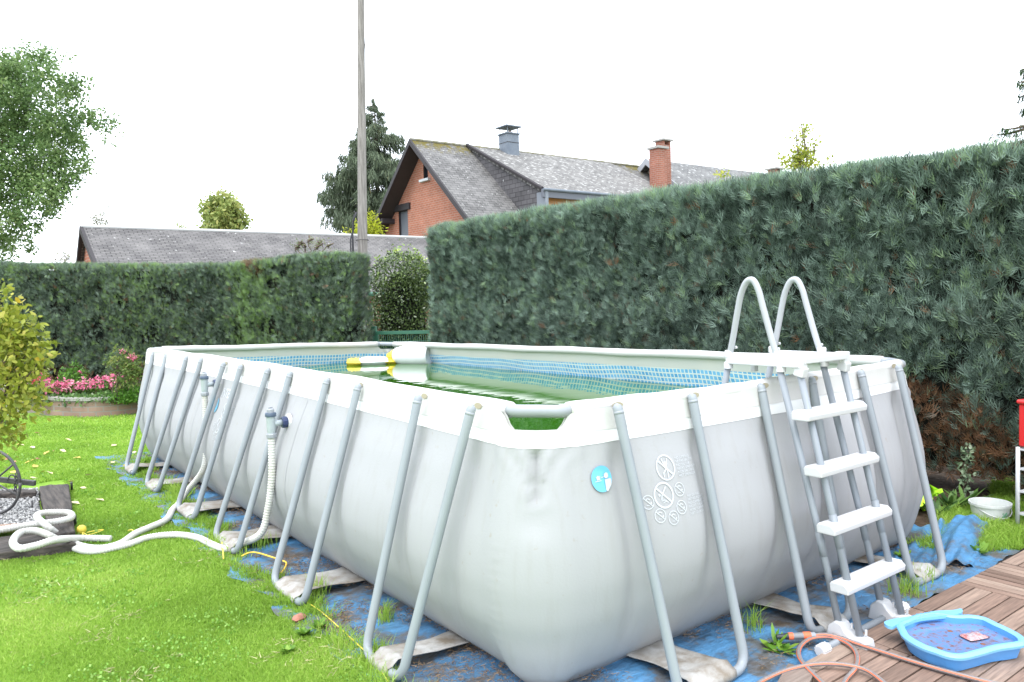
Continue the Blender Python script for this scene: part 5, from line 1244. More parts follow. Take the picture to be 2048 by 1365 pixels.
# ================================================================ bucket, bag, rack at the right
def bucket():
    c = atz(1980, 1040, 0); x, y = c[0], c[1]; D_ = float((c-CAMPOS)@FW); r = 36/FPX*D_
    root = thing('bucket', (x, y, 0), 'white plastic bucket with wire handle standing in the weeds', 'bucket'); H = .135
    MB().lathe((x, y, 0), [(0, .004), (r*.84, .004), (r*.98, H*.86), (r*1.02, H*.86), (r*1.03, H), (r*.99, H), (r*.97, H*.9), (r*.83, .012), (0, .012)], n=32).build('bucket_body', mat('bucket_white', (.78, .79, .78), .4, var=(.66, .68, .68), scale=6), root, True, 50) if False else MB().lathe((x, y, 0), [(0, .004), (r*.84, .004), (r*.98, H*.86), (r*1.04, H*.86), (r*1.05, H), (r*.99, H), (r*.97, H*.9), (r*.83, .012), (0, .012)], n=32).build('bucket_body', mat('bucket_white', (.78, .79, .78), .4, var=(.66, .68, .68), scale=6), root, False)
    h0 = np.array([x, y, H*.9]); P = [h0-np.array([RT[0], RT[1], 0])*r*1.04, h0-np.array([RT[0], RT[1], 0])*r*.6+np.array([-FW[0]*r*.8, -FW[1]*r*.8, -.05]), h0+np.array([RT[0], RT[1], 0])*r*.1+np.array([-FW[0]*r*1.05, -FW[1]*r*1.05, -.075]), h0+np.array([RT[0], RT[1], 0])*r*.75+np.array([-FW[0]*r*.7, -FW[1]*r*.7, -.05]), h0+np.array([RT[0], RT[1], 0])*r*1.06]
    MB().tube(catmull(P, 6), .004, 8).build('bucket_handle', m_plastic, root, True)
    # faded green label on the side
    V = []; a0 = math.atan2(-FW[1], -FW[0])
    for i in range(7):
        for j in range(4):
            a = a0+.10+i*.07; h = .045+j*.012+.004*math.sin(i*2); rr_ = r*(.84+.14*h/(H*.86))+.0015; V.append((x+rr_*math.cos(a), y+rr_*math.sin(a), h))
    MB().add(V, [(i*4+j, i*4+4+j, i*4+5+j, i*4+j+1) for i in range(6) for j in range(3) if (i*3+j) % 4 != 1]).build('bucket_label', mat('label_green', (.25, .52, .36), .6), root)
bucket()
def bag():
    out = [(1838, 958), (1850, 960), (1862, 970), (1874, 978), (1887, 978), (1876, 985), (1860, 990), (1854, 1000), (1850, 1024), (1838, 1022), (1826, 1018), (1822, 990)]
    P = [np.array(atd(a, b, 6.0+.12*math.sin(i*2.3))) for i, (a, b) in enumerate(out)]; c = sum(P)/len(P)-FW*.07
    V = [c]; F = []; n = len(P)
    for k, t in enumerate((.35, .7, 1.0)):
        for i, p in enumerate(P): V.append(c*(1-t)+p*t-FW*(.06*(1-t)+.03*math.sin(i*3.1+k*2)))
    V.append(c+FW*.16)
    for i in range(n): F.append((0, 1+i, 1+(i+1) % n))
    for k in range(2):
        for i in range(n): F.append((1+k*n+i, 1+(k+1)*n+i, 1+(k+1)*n+(i+1) % n, 1+k*n+(i+1) % n))
    for i in range(n): F.append((1+2*n+(i+1) % n, 1+2*n+i, 1+3*n))
    o = MB().add(V, F).build('plastic_bag', mat('lime_plastic', (.42, .75, .02), .35, var=(.55, .82, .08), scale=9), None); tag(o, 'crumpled lime green plastic bag behind the right end of the pool', 'bag')
bag()
def rack():
    a = atz(2035, 1062, 0); ux = np.array([.97, -.22, 0]); uy = np.array([-.22, -.97, 0]); H = .60; wd, dp = .42, .28
    root = thing('plastic_rack', (a[0], a[1], 0), 'white plastic shelf rack at the right edge of the picture', 'rack')
    cs_ = [a, a+ux*wd, a+ux*wd+uy*dp, a+uy*dp]
    for p in cs_: MB().tube([(p[0], p[1], 0), (p[0], p[1], H)], .014, 10).build('rack_post', m_plastic, root, True)
    for z in (.13, .29, .45, .59):
        q = [p+np.array([0, 0, z]) for p in cs_]; mb = MB()
        mb.hexa([*[p-np.array([0, 0, .012]) for p in q], *q]); mb.build('rack_shelf', m_plastic, root)
    b = thing('red_box', (a[0]+ux[0]*.2, a[1]+ux[1]*.2, H), 'red plastic box with lid standing on the white rack', 'box')
    q = [p+np.array([0, 0, H+.004]) for p in cs_]; q = [p+(sum(cs_)/4-p+np.array([0, 0, p[2]]))*0 for p in q]
    top = [p+np.array([0, 0, .30]) for p in q]; mr = mat('red_plastic', (.62, .03, .03), .35)
    o = MB().hexa([*q, *top]).build('box_body', mr, b); o.modifiers.new('b', 'BEVEL').width = .01
    c = sum(cs_)/4; l0 = [p+(p-c)*.07*np.array([1, 1, 0])+np.array([0, 0, H+.306]) for p in cs_]; l1 = [p+np.array([0, 0, .03]) for p in l0]
    o = MB().hexa([*l0, *l1]).build('box_lid', mr, b); o.modifiers.new('b', 'BEVEL').width = .01
    l2 = [p*.0+c*.35+q_*.65 for p, q_ in zip(l1, l1)]; l2 = [np.array([p[0], p[1], l1[0][2]+.002]) for p in l2]
rack()
# ivy sprig climbing in front of the hedge
iv = [atd(1932+6*math.sin(i*1.3), 900+i*9, 6.25) for i in range(13)]
m_ivy = leafmat('ivy_leaves', [(0, (.10, .16, .09)), (1, (.45, .52, .38)), (.5, (.22, .32, .18))], .5, .2)
root = thing('climbing_ivy', tuple(iv[-1]*np.array([1, 1, 0])), 'pale variegated climber trailing down in front of the dark hedge foot', 'climber')
MB().tube(iv, .003, 5).build('stem', m_bark, root, True)
leafy('foliage', iv, [(.055, .05, .04)]*len(iv), 150, .04, m_ivy, root, shell=.2)

# ================================================================ background: pole, shed, houses
def pole():
    b = atd(716, 470, 17.0); t = atd(723, -40, 17.0); x, y = b[0], b[1]; dx = (t[0]-b[0])/(t[2]-b[2])*0+.0
    root = thing('utility_pole', (x, y, 0), 'tall grey weathered wooden utility pole behind the hedge', 'utility pole')
    H = t[2]+.6; base = np.array([x, y, 0]); top = np.array([x+(t[0]-b[0])*1.0, y+(t[1]-b[1])*1.0, H])
    k = 30; P = [base+(top-base)*i/k for i in range(k+1)]; MB().tube(P, [(.128-.060*i/k)*(1+.012*math.sin(i*1.9)) for i in range(k+1)], 20).build('pole_shaft', wood_mat('pole_wood', (.15, .138, .125), (.28, .26, .24), 2), root, True)
    q = base+(top-base)*.335; MB().tube([q+np.array([.145*math.cos(a), .145*math.sin(a), 0]) for a in np.linspace(0, 6.283, 25)], .008, 6).build('metal_band', m_iron, root, True)
    MB().tube([atd(705, 470, 16.9)*np.array([1, 1, 0])+np.array([0, 0, 1.2]), atd(705, 470, 16.9), atd(707, 440, 16.9), atd(713, 425, 16.85)], .022, 8).build('cable_conduit', mat('black_conduit', (.02, .02, .025), .5), root, True)
    MB().tube([atd(700, 500, 16.9)*np.array([1, 1, 0])+np.array([0, 0, 1.2]), atd(701, 480, 16.9), atd(704, 466, 16.9)], .015, 8).build('cable_conduit', bpy.data.materials['black_conduit'], root, True)
    MB().tube(catmull([atd(727, 118, 17), atd(731, 80, 17), atd(734, 20, 17.2), atd(733, -60, 17.5)], 6), .006, 6).build('loose_wire', bpy.data.materials['black_conduit'], root, True)
pole()
m_slate_s = slate_mat('shed_slates', (.105, .10, .10), (.15, .143, .138), (.48, .48, .46), rowh=.095, w_=.22, spot_amt=.66, spot_scale=5.5)
m_slate_h = slate_mat('house_slates', (.105, .102, .10), (.17, .165, .16), (.45, .45, .43), (.12, .10, .025), rowh=.15, w_=.3, spot_amt=.63, spot_scale=7, ridge_moss=(-2.9, .1))
m_slate_d = slate_mat('cheek_slates', (.075, .072, .075), (.11, .105, .11), (.55, .56, .56), rowh=.17, w_=.34, spot_amt=.69, spot_scale=3.2)
m_brick = brick_mat('house_brick', (.45, .175, .11), (.38, .145, .09), (.42, .30, .24), w_=.24, h_=.085, axis='y')
m_brick_c = brick_mat('chimney_brick', (.35, .135, .09), (.28, .105, .07), (.34, .255, .21), w_=.24, h_=.085, axis='xy')
m_trim = mat('dark_trim', (.032, .028, .030), .6, spec=.3); m_soff = mat('soffit', (.035, .028, .026), .8)
m_zinc = mat('zinc', (.12, .145, .18), .6, var=(.16, .185, .215), scale=3); m_shut = mat('shutter_grey', (.11, .12, .14), .5)
def roof_quad(name, A, B, C_, D, m, parent, th=.08):
    """A,B along the ridge, C under B, D under A; UV in metres (v = 0 on the ridge)"""
    A, B, C_, D = [np.array(p, float) for p in (A, B, C_, D)]; n = np.cross(B-A, D-A); n /= np.linalg.norm(n)
    if n[2] < 0: n = -n
    P = [D, C_, B, A]; lo = [p-n*th for p in P]; me = bpy.data.meshes.new(name); me.from_pydata([tuple(p) for p in P+lo], [], [(0, 1, 2, 3), (7, 6, 5, 4), (0, 4, 5, 1), (1, 5, 6, 2), (2, 6, 7, 3), (3, 7, 4, 0)])
    e = (B-A)/np.linalg.norm(B-A); f = np.cross(n, e); f = f if f[2] > 0 else -f
    l = me.uv_layers.new(name='UVMap')
    for lp in me.loops:
        v = np.array(me.vertices[lp.vertex_index].co); l.data[lp.index].uv = ((v-A)@e, (v-A)@f)
    return link(name, me, m, parent)
def shed():
    x0, x1, yr, zr = 1.23, 11.7, 20.5, 4.0; root = thing('outbuilding', (6.5, yr, 0), 'long low slate-roofed brick outbuilding behind the left hedge', 'outbuilding')
    s = .545 # roof half width per metre down
    h = 1.9; ye, ze = yr-h*1.8, zr-h; yb = yr+h*1.1
    roof_quad('roof', (x0, yr, zr), (x1, yr, zr), (x1+1.5, ye, ze), (x0, ye, ze), m_slate_s, root)
    roof_quad('roof', (x0, yr, zr), (x1, yr, zr), (x1, yb, ze), (x0, yb, ze), m_slate_s, root)
    roof_quad('roof', (x1-.01, yr, zr), (x1, yr+.01, zr), (x1+1.5, yb, ze), (x1+1.5, ye, ze), m_slate_s, root)
    xg = x0+.14; MB().poly([(xg, ye+.3, 0), (xg, yb-.2, 0), (xg, yb-.2, ze+.05), (xg, yr, zr-.12), (xg, ye+.3, ze+.05)]).build('gable_wall', m_brick, root)
    MB().hexa([(xg+.02, ye+.35, 0), (x1+1, ye+.35, 0), (x1+1, yb-.3, 0), (xg+.02, yb-.3, 0), (xg+.02, ye+.35, ze), (x1+1, ye+.35, ze), (x1+1, yb-.3, ze), (xg+.02, yb-.3, ze)]).build('wall', m_brick_c, root)
    for (ya, za) in ((ye, ze), (yb, ze)):
        MB().hexa([(x0-.03, yr, zr-.16), (x0+.05, yr, zr-.16), (x0+.05, ya, za-.16), (x0-.03, ya, za-.16), (x0-.03, yr, zr+.02), (x0+.05, yr, zr+.02), (x0+.05, ya, za+.02), (x0-.03, ya, za+.02)]).build('verge_board', m_trim, root)
    MB().tube([(x0, yr, zr+.01), (x1, yr, zr+.01)], .05, 8).build('ridge', mat('ridge_grey', (.45, .45, .44), .8), root)
    MB().tube([(x0-.1, ye-.08, ze-.05), (x1+1.5, ye-.08, ze-.05)], .06, 8).build('gutter', m_green, root)
shed()
def house():
    xg, yr, zr = 12.87, 23.45, 8.0; x1 = 25.8; hw = 4.6; drop = hw*.889
    root = thing('brick_house', (17, yr, 0), 'large red brick house with mossy slate roof, dormer and dark gable boards', 'house')
    ze = zr-drop
    roof_quad('roof', (xg, yr, zr), (x1, yr, zr), (x1, yr-hw, ze), (xg, yr-hw, ze), m_slate_h, root, .09)
    roof_quad('roof', (xg, yr, zr), (x1, yr, zr), (x1, yr+hw, ze), (xg, yr+hw, ze), m_slate_h, root, .09)
    # barge boards on the rakes
    for sg in (-1, 1):
        e = (yr+sg*hw, ze); P = [(xg-.05, yr, zr-.19), (xg+.03, yr, zr-.19), (xg+.03, e[0], e[1]-.19), (xg-.05, e[0], e[1]-.19), (xg-.05, yr, zr+.03), (xg+.03, yr, zr+.03), (xg+.03, e[0], e[1]+.03), (xg-.05, e[0], e[1]+.03)]
        MB().hexa(P).build('barge_board', m_trim, root)
        # soffit under the overhang
        MB().hexa([(xg+.03, yr, zr-.185), (xg+.7, yr, zr-.185), (xg+.7, e[0], e[1]-.185), (xg+.03, e[0], e[1]-.185), (xg+.03, yr, zr-.15), (xg+.7, yr, zr-.15), (xg+.7, e[0], e[1]-.15), (xg+.03, e[0], e[1]-.15)]).build('soffit', m_soff, root)
    xw = xg+.62; wl, wr = yr+hw-.8, yr-hw+.8; k = .889
    # gable wall with real openings (attic window, lower shutter)
    def zroof(y): return zr-.13-abs(y-yr)*k
    w1 = aty_win = None
    a1 = atx(846, 318, xw); a2 = atx(856, 357, xw)   # attic window corners
    b1 = atx(797, 424, xw); b2 = atx(817, 472, xw)
    ya, yb_ = min(a1[1], a2[1]), max(a1[1], a2[1]); za, zb_ = a2[2], a1[2]
    yc, yd = min(b1[1], b2[1]), max(b1[1], b2[1]); zc, zd = b2[2]-.3, b1[2]
    ys = sorted([wr, wl, ya, yb_, yc, yd, yr]); mb = MB()
    for p, q in zip(ys[:-1], ys[1:]):
        m_ = (p+q)/2; segs = []
        lo = 0.
        holes = sorted([h for h in ((za, zb_) if ya < m_ < yb_ else None, (zc, zd) if yc < m_ < yd else None) if h])
        for (h0, h1) in holes: mb.poly([(xw, q, lo), (xw, p, lo), (xw, p, h0), (xw, q, h0)]); lo = h1
        mb.poly([(xw, q, lo), (xw, p, lo), (xw, p, max(lo, zroof(p))), (xw, q, max(lo, zroof(q)))])
    mb.build('gable_wall', m_brick, root)
    for (y0, y1, z0, z1, nm, mm) in ((ya, yb_, za, zb_, 'window', mat('window_dark', (.015, .015, .02), .1, spec=.8)), (yc, yd, zc, zd, 'shutter', m_shut)):
        f = MB(); f.box((xw+.10, (y0+y1)/2, (z0+z1)/2), (.03, y1-y0+.1, z1-z0+.1)); o = f.build(nm, mm, root)
        r_ = MB(); 
        for (cy, cz, sy, sz) in ((y0+.0, (z0+z1)/2, .06, z1-z0), (y1, (z0+z1)/2, .06, z1-z0), ((y0+y1)/2, z1, y1-y0, .06), ((y0+y1)/2, z0, y1-y0, .06)): r_.box((xw+.06, cy, cz), (.06, sy, sz))
        r_.build('frame', m_trim, o)
    MB().box((xw-.04, (ya+yb_)/2, za-.05), (.16, yb_-ya+.36, .10), None, .01).build('window_sill', mat('sill_stone', (.55, .57, .58), .7), root)
    MB().box((xw-.03, (yc+yd)/2, zd+.13), (.12, yd-yc+.5, .26), None, .01).build('lintel', m_trim, root)
    for zq in (zr-2.75, zr-4.0+.0):     # purlin ends under the left overhang
        y = yr+(zr-.27-zq)/k-.11; MB().box((xg+.38, y, zq-.05), (.68, .22, .20), None, .02).build('purlin_end', m_trim, root)
    mb = MB(); mb.hexa([(xw+.01, wr, 0), (x1-.5, wr, 0), (x1-.5, wl, 0), (xw+.01, wl, 0), (xw+.01, wr, ze+.5), (x1-.5, wr, ze+.5), (x1-.5, wl, ze+.5), (xw+.01, wl, ze+.5)])
    mb.build('wall', m_brick_c, root)
    # shed dormer: shallow roof from the ridge
    xd, xe, yf, zf = 15.45, 23.4, 18.74, 5.66
    A, B = (xd, yr-.02, zr+.03), (x1-.02, yr-.02, zr+.03)
    dr = thing_child = roof_quad('dormer_roof', A, (xe+.0, yr-.02, zr+.03), (xe, yf, zf), (xd, yf, zf), m_slate_h2, root, .10)
    cheek = [(xd+.06, yr, zr-.05), (xd+.06, yf+.1, zf-.05), (xd+.06, yf+.1, zf-1.5), (xd+.06, yr-4.6, zr-4.1)]
    me = bpy.data.meshes.new('dormer_cheek'); me.from_pydata(cheek, [], [(0, 1, 2, 3)]); l = me.uv_layers.new(name='UVMap')
    for lp in me.loops: v = me.vertices[lp.vertex_index].co; l.data[lp.index].uv = (v.y, v.z)
    link('dormer_cheek', me, m_slate_d, root)
    MB().box(((xd+xe)/2, yf-.03, zf-.12), (xe-xd+.1, .10, .30), None, .01).build('dormer_fascia', mat('fascia_blue_grey', (.12, .13, .155), .6), root)
    MB().tube([(xd-.05, yf-.12, zf+.0), (xe, yf-.12, zf+.0)], .05, 8).build('gutter', m_zinc, root)
    MB().tube([(xd, yr-.02, zr+.06), (xd, yf, zf+.04)], .075, 6).build('verge_strip', m_trim, root)
    MB().box(((xd+xe)/2, yf+.35, zf-.75), (xe-xd-.2, .1, 1.1)).build('dormer_front', mat('warm_boards', (.50, .24, .09), .7, var=(.42, .19, .07), scale=8, stretch=(1, 1, 9)), root)
    for i in range(3):
        MB().box((xd+1.3+i*2.6, yf+.29, zf-.85), (1.3, .06, .8), None, .01).build('dormer_window', bpy.data.materials['window_dark'], root)
    MB().box((xd+.12, yf+.15, zf-.6), (.14, .5, 1.1), None, .02).build('dormer_post', mat('post_grey', (.20, .22, .25), .6), root)
    MB().tube([(xg, yr, zr+.03), (x1, yr, zr+.03)], .055, 8).build('ridge', m_slate_ridge, root)
    # zinc-clad chimney with a plate on four rods
    cx = atz(1010, 300, 8.05); cx = np.array([cx[0], yr-.3, 0]); c0, c1 = 7.6, 8.60
    ch = MB().box((cx[0], cx[1], (c0+c1)/2), (.60, .60, c1-c0), None, .01).build('chimney', m_zinc, root)
    MB().box((cx[0], cx[1], c1+.02), (.70, .70, .05), None, .008).build('chimney_collar', m_zinc, ch)
    MB().box((cx[0], cx[1], 8.25), (.62, .62, .02)).build('seam', m_trim, ch)
    for sx_ in (-1, 1):
        for sy_ in (-1, 1): MB().tube([(cx[0]+sx_*.26, cx[1]+sy_*.26, c1), (cx[0]+sx_*.26, cx[1]+sy_*.26, c1+.28)], .022, 6).build('rod', m_zinc, ch)
    MB().box((cx[0], cx[1], c1+.30), (.80, .80, .05), None, .01).build('chimney_cap', m_zinc, ch)
    MB().lathe((cx[0], cx[1], c1+.03), [(.16, 0), (.15, .1), (.1, .1), (0, .1)], n=14).build('flue', mat('flue_clay', (.35, .22, .16), .8), ch)
m_slate_h2 = slate_mat('dormer_slates', (.13, .125, .12), (.175, .17, .16), (.36, .355, .34), (.16, .12, .04), rowh=.15, w_=.3, spot_amt=.56, spot_scale=5, ridge_moss=(-1.7, .6))
m_slate_ridge = mat('ridge_slate', (.28, .27, .25), .85, var=(.15, .14, .05), scale=3)
house()
def house2():
    a = atd(1292, 318, 36); zr = a[2]; root = thing('neighbour_house', (a[0]+4, a[1]-1, 0), 'second slate-roofed house with brick chimneys, partly hidden behind the hedge', 'house')
    b = atz(1560, 351, zr); x0, y0 = a[0], a[1]; x1_, y1_ = b[0], b[1]
    e = np.array([x1_-x0, y1_-y0, 0]); e /= np.linalg.norm(e); f = np.array([e[1], -e[0], 0]); A = np.array([x0, y0, zr]); B = A+e*22
    if (f@FW) > 0: f = -f
    dn = np.array([0, 0, -1.]); hw = 4.5; k = .78
    roof_quad('roof', A, B, B+f*hw+dn*hw*k, A+f*hw+dn*hw*k, m_slate_n, root, .12); roof_quad('roof', A, B, B-f*hw+dn*hw*k, A-f*hw+dn*hw*k, m_slate_n, root, .12)
    w0 = A+e*.5; P = [w0+f*(hw-.4)+dn*(hw*k+.0), w0+dn*.2, w0-f*(hw-.4)+dn*(hw*k)]; q = [np.array([p[0], p[1], 0]) for p in (P[0], P[2])]
    MB().poly([q[0], P[0], P[1], P[2], q[1]]).build('gable_wall', mat('render_beige', (.42, .38, .31), .9, var=(.35, .31, .26), scale=2), root)
    for sg in (-1, 1):
        o = MB(); c0 = A-e*.05; c1 = A+f*sg*hw+dn*hw*k-e*.05; o.hexa([c0+dn*.28, c0+e*.08+dn*.28, c1+e*.08+dn*.28, c1+dn*.28, c0-dn*.03, c0+e*.08-dn*.03, c1+e*.08-dn*.03, c1-dn*.03]); o.build('barge_board', mat('barge_grey', (.30, .31, .33), .6) if sg < 0 else bpy.data.materials['barge_grey'], root)
    w1 = A+e*.6+f*(hw-.5); w2 = A+e*21+f*(hw-.5); w3 = A+e*21-f*(hw-.5); w4 = A+e*.6-f*(hw-.5); zz = zr-hw*k
    MB().hexa([*[np.array([p[0], p[1], 0]) for p in (w1, w2, w3, w4)], *[np.array([p[0], p[1], zz]) for p in (w1, w2, w3, w4)]]).build('wall', m_brick_c, root)
    def chim(px, py0, py1, wpx, D_, name='chimney'):
        t = atd(px, py0, D_); b_ = atd(px, py1+25, D_); wd = wpx/FPX*D_; H = t[2]-b_[2]
        rr_ = Matrix.Rotation(math.atan2(e[1], e[0]), 3, 'Z')
        c = MB().box((t[0], t[1], (t[2]+b_[2])/2), (wd*.8, wd*.8, H), rr_, .01).build(name, m_brick_c, root)
        MB().box((t[0], t[1], t[2]+.06), (wd*1.0, wd*1.0, .10), rr_, .01).build('chimney_slab', mat('slab_grey', (.30, .29, .27), .8) if 'slab_grey' not in bpy.data.materials else bpy.data.materials['slab_grey'], c)
        return t, wd, rr_, c
    t, wd, rr_, c = chim(1316, 300, 372, 31, 33)
    t2 = atd(1326, 290, 34); 
    c = MB().box((t2[0], t2[1], t2[2]-.9), (.48, .48, 1.7), rr_, .01).build('chimney', m_brick_c, root)
    for sx_ in (-1, 1): MB().box((t2[0]+sx_*.19, t2[1], t2[2]+.02), (.1, .46, .22), rr_).build('chimney_leg', m_brick_c, c)
    MB().box((t2[0], t2[1], t2[2]+.17), (.66, .66, .08), rr_, .01).build('chimney_slab', bpy.data.materials['slab_grey'], c)
    t3 = atd(1550, 345, 40); c = MB().box((t3[0], t3[1], t3[2]-.8), (.55, .55, 1.3), rr_, .01).build('chimney', m_brick_c, root)
    for sx_ in (-1, 1): MB().box((t3[0]+sx_*.2, t3[1], t3[2]-.02), (.13, .5, .28), rr_).build('chimney_leg', m_brick_c, c)
    MB().box((t3[0], t3[1], t3[2]+.16), (.75, .75, .08), rr_, .01).build('chimney_slab', bpy.data.materials['slab_grey'], c)
m_slate_n = slate_mat('neighbour_slates', (.13, .13, .13), (.17, .17, .165), (.42, .42, .41), rowh=.16, w_=.32, spot_amt=.60, spot_scale=4)
house2()

# ================================================================ trees
def limbs(mb, base, targets, r0, r1=.02, sag=.0, wob=.25):
    for t in targets:
        t = np.array(t, float); b = np.array(base, float); m1 = b+(t-b)*.4+np.array([rng.normal(0, wob), rng.normal(0, wob), abs(rng.normal(0, wob))]); m2 = b+(t-b)*.75+rng.normal(0, wob*.6, 3)
        P = catmull([b, m1, m2, t], 5); mb.tube(P, [r0+(r1-r0)*i/(len(P)-1) for i in range(len(P))], 7)
def tree(name, blobs, D_, n, size, m, label, base_px, trunk_r, cat='tree', clump=(14, .14), shell=.3, nl=30, depth=1.2, shape='narrow', twigs=True, ht=0.0):
    cc, rr_ = [], []
    for b in blobs:
        dz = D_+(rng.uniform(-depth, depth) if len(b) < 4 else b[3]); cc.append(atd(b[0], b[1], dz)); rr_.append(b[2]/FPX*dz)
    p = atd(base_px[0], base_px[1], D_); root = thing(name, (p[0], p[1], 0), label, cat)
    leafy('crown', cc, rr_, n, size, m, root, shape=shape, shell=shell, clump=clump, out_bias=.3)
    mb = MB(); fork = np.array([p[0], p[1], p[2]]); mb.tube(catmull([(p[0], p[1], -.05), (p[0]+.05, p[1], p[2]*.5), tuple(fork)], 6), [trunk_r*(1-.03*i) for i in range(13)], 12)
    limbs(mb, fork, cc[:nl], trunk_r*.26, .010, wob=trunk_r*1.2)
    if twigs:
        for c, r_ in list(zip(cc, rr_))[:nl]: limbs(mb, c, [c+rng.normal(0, r_*.55, 3) for _ in range(4)], .018, .004, wob=.05)
    mb.build('trunk', m_bark, root, True); return root
m_ash = leafmat('walnut_leaves', [(0, (.06, .12, .035)), (1, (.36, .45, .18)), (.4, (.12, .205, .065)), (.75, (.21, .31, .11))], .5, .38)
bl_ = [(75, 122, 34), (48, 150, 45), (20, 125, 34), (133, 117, 13), (100, 165, 42), (128, 185, 26), (158, 178, 19), (165, 192, 10), (55, 225, 66), (115, 235, 46), (150, 232, 22), (178, 240, 20), (208, 252, 18), (214, 268, 12), (105, 290, 56), (150, 275, 25), (170, 330, 15), (155, 320, 18), (55, 320, 62), (118, 350, 40), (125, 385, 28), (80, 390, 42), (107, 415, 18), (25, 385, 56), (5, 450, 42), (50, 440, 26), (40, 488, 24), (15, 505, 26), (-20, 500, 40), (-60, 300, 120), (-120, 200, 130), (-60, 130, 70), (-140, 400, 120), (10, 190, 60), (130, 300, 22)]
tree('broadleaf_tree', bl_, 24, 54000, .112, m_ash, 'large green broadleaf tree rising above the left hedge', (-95, 520), .38, clump=(30, .12), shell=.4, nl=3, shape='oval', twigs=False)
m_maple = leafmat('autumn_maple', [(0, (.16, .22, .06)), (1, (.46, .42, .14)), (.5, (.28, .34, .10))], .5, .35)
tree('autumn_tree', [(447, 402, 17), (430, 415, 18), (465, 415, 18), (415, 425, 14), (480, 440, 14), (450, 435, 24), (432, 450, 15), (470, 455, 20), (412, 448, 8), (450, 460, 22)], 60, 3400, .34, m_maple, 'small yellowing tree beyond the long slate roof', (452, 470), .25, clump=(9, .22), shell=.3, nl=10, shape='oval')
m_twig = leafmat('sparse_leaves', [(0, (.10, .10, .06)), (1, (.30, .30, .20))], .6, .3)
tree('sparse_tree', [(205, 432, 15), (192, 445, 12), (215, 445, 10), (200, 450, 14), (184, 438, 5)], 55, 420, .22, m_twig, 'thin nearly bare tree behind the left end of the slate roof', (203, 470), .12, clump=(5, .2), nl=5)
tree('sparse_tree', [(362, 456, 7), (372, 458, 6), (356, 459, 4)], 60, 160, .24, m_maple, 'tip of a tiny yellowish tree just showing over the slate ridge', (364, 475), .1, clump=(5, .2), nl=3)
tree('sparse_tree', [(128, 512, 10), (112, 520, 8), (138, 518, 7)], 40, 170, .18, m_twig, 'faint low tree at the left foot of the outbuilding gable', (126, 528), .1, clump=(5, .2), nl=3)
tree('thin_shrub', [(620, 482, 9), (600, 488, 9), (640, 486, 9), (612, 494, 12), (634, 496, 12), (655, 492, 6), (592, 496, 6)], 16.5, 330, .05, m_rose, 'thin straggling shrub tips poking up behind the left hedge', (622, 530), .03, cat='shrub', clump=(5, .05), nl=7, depth=.2)
m_lime = leafmat('lime_leaves', [(0, (.25, .34, .02)), (1, (.62, .62, .06)), (.5, (.45, .50, .04))], .5, .4)
tree('lime_shrub', [(742, 445, 14), (735, 458, 16), (725, 466, 14), (748, 460, 12), (700, 468, 6)], 26.0, 1300, .13, m_lime, 'bright lime-yellow shrub between the pole and the brick gable', (735, 500), .08, cat='shrub', clump=(8, .1), nl=5, depth=.2)
m_sap = leafmat('sapling_leaves', [(0, (.28, .36, .06)), (1, (.55, .52, .10)), (.5, (.33, .38, .06))], .5, .4)
tree('young_tree', [(1603, 247, 6), (1610, 258, 6), (1592, 271, 7), (1606, 275, 6), (1612, 290, 7), (1596, 300, 9), (1630, 288, 5), (1622, 297, 7), (1603, 312, 13), (1617, 315, 10), (1590, 325, 12), (1568, 322, 7), (1560, 318, 5), (1575, 330, 9), (1603, 335, 16), (1625, 332, 10), (1658, 325, 6), (1648, 330, 5), (1445, 355, 7), (1436, 352, 4)], 14.0, 1000, .068, m_sap, 'leader shoots of a young yellow-green tree above the right hedge', (1604, 420), .05, clump=(5, .05), nl=9, twigs=False, depth=.15, shape='oval')
m_spr = leafmat('spruce_needles', [(0, (.07, .095, .06)), (1, (.32, .30, .16)), (.45, (.14, .185, .115)), (.8, (.21, .26, .15))], .6, .2)
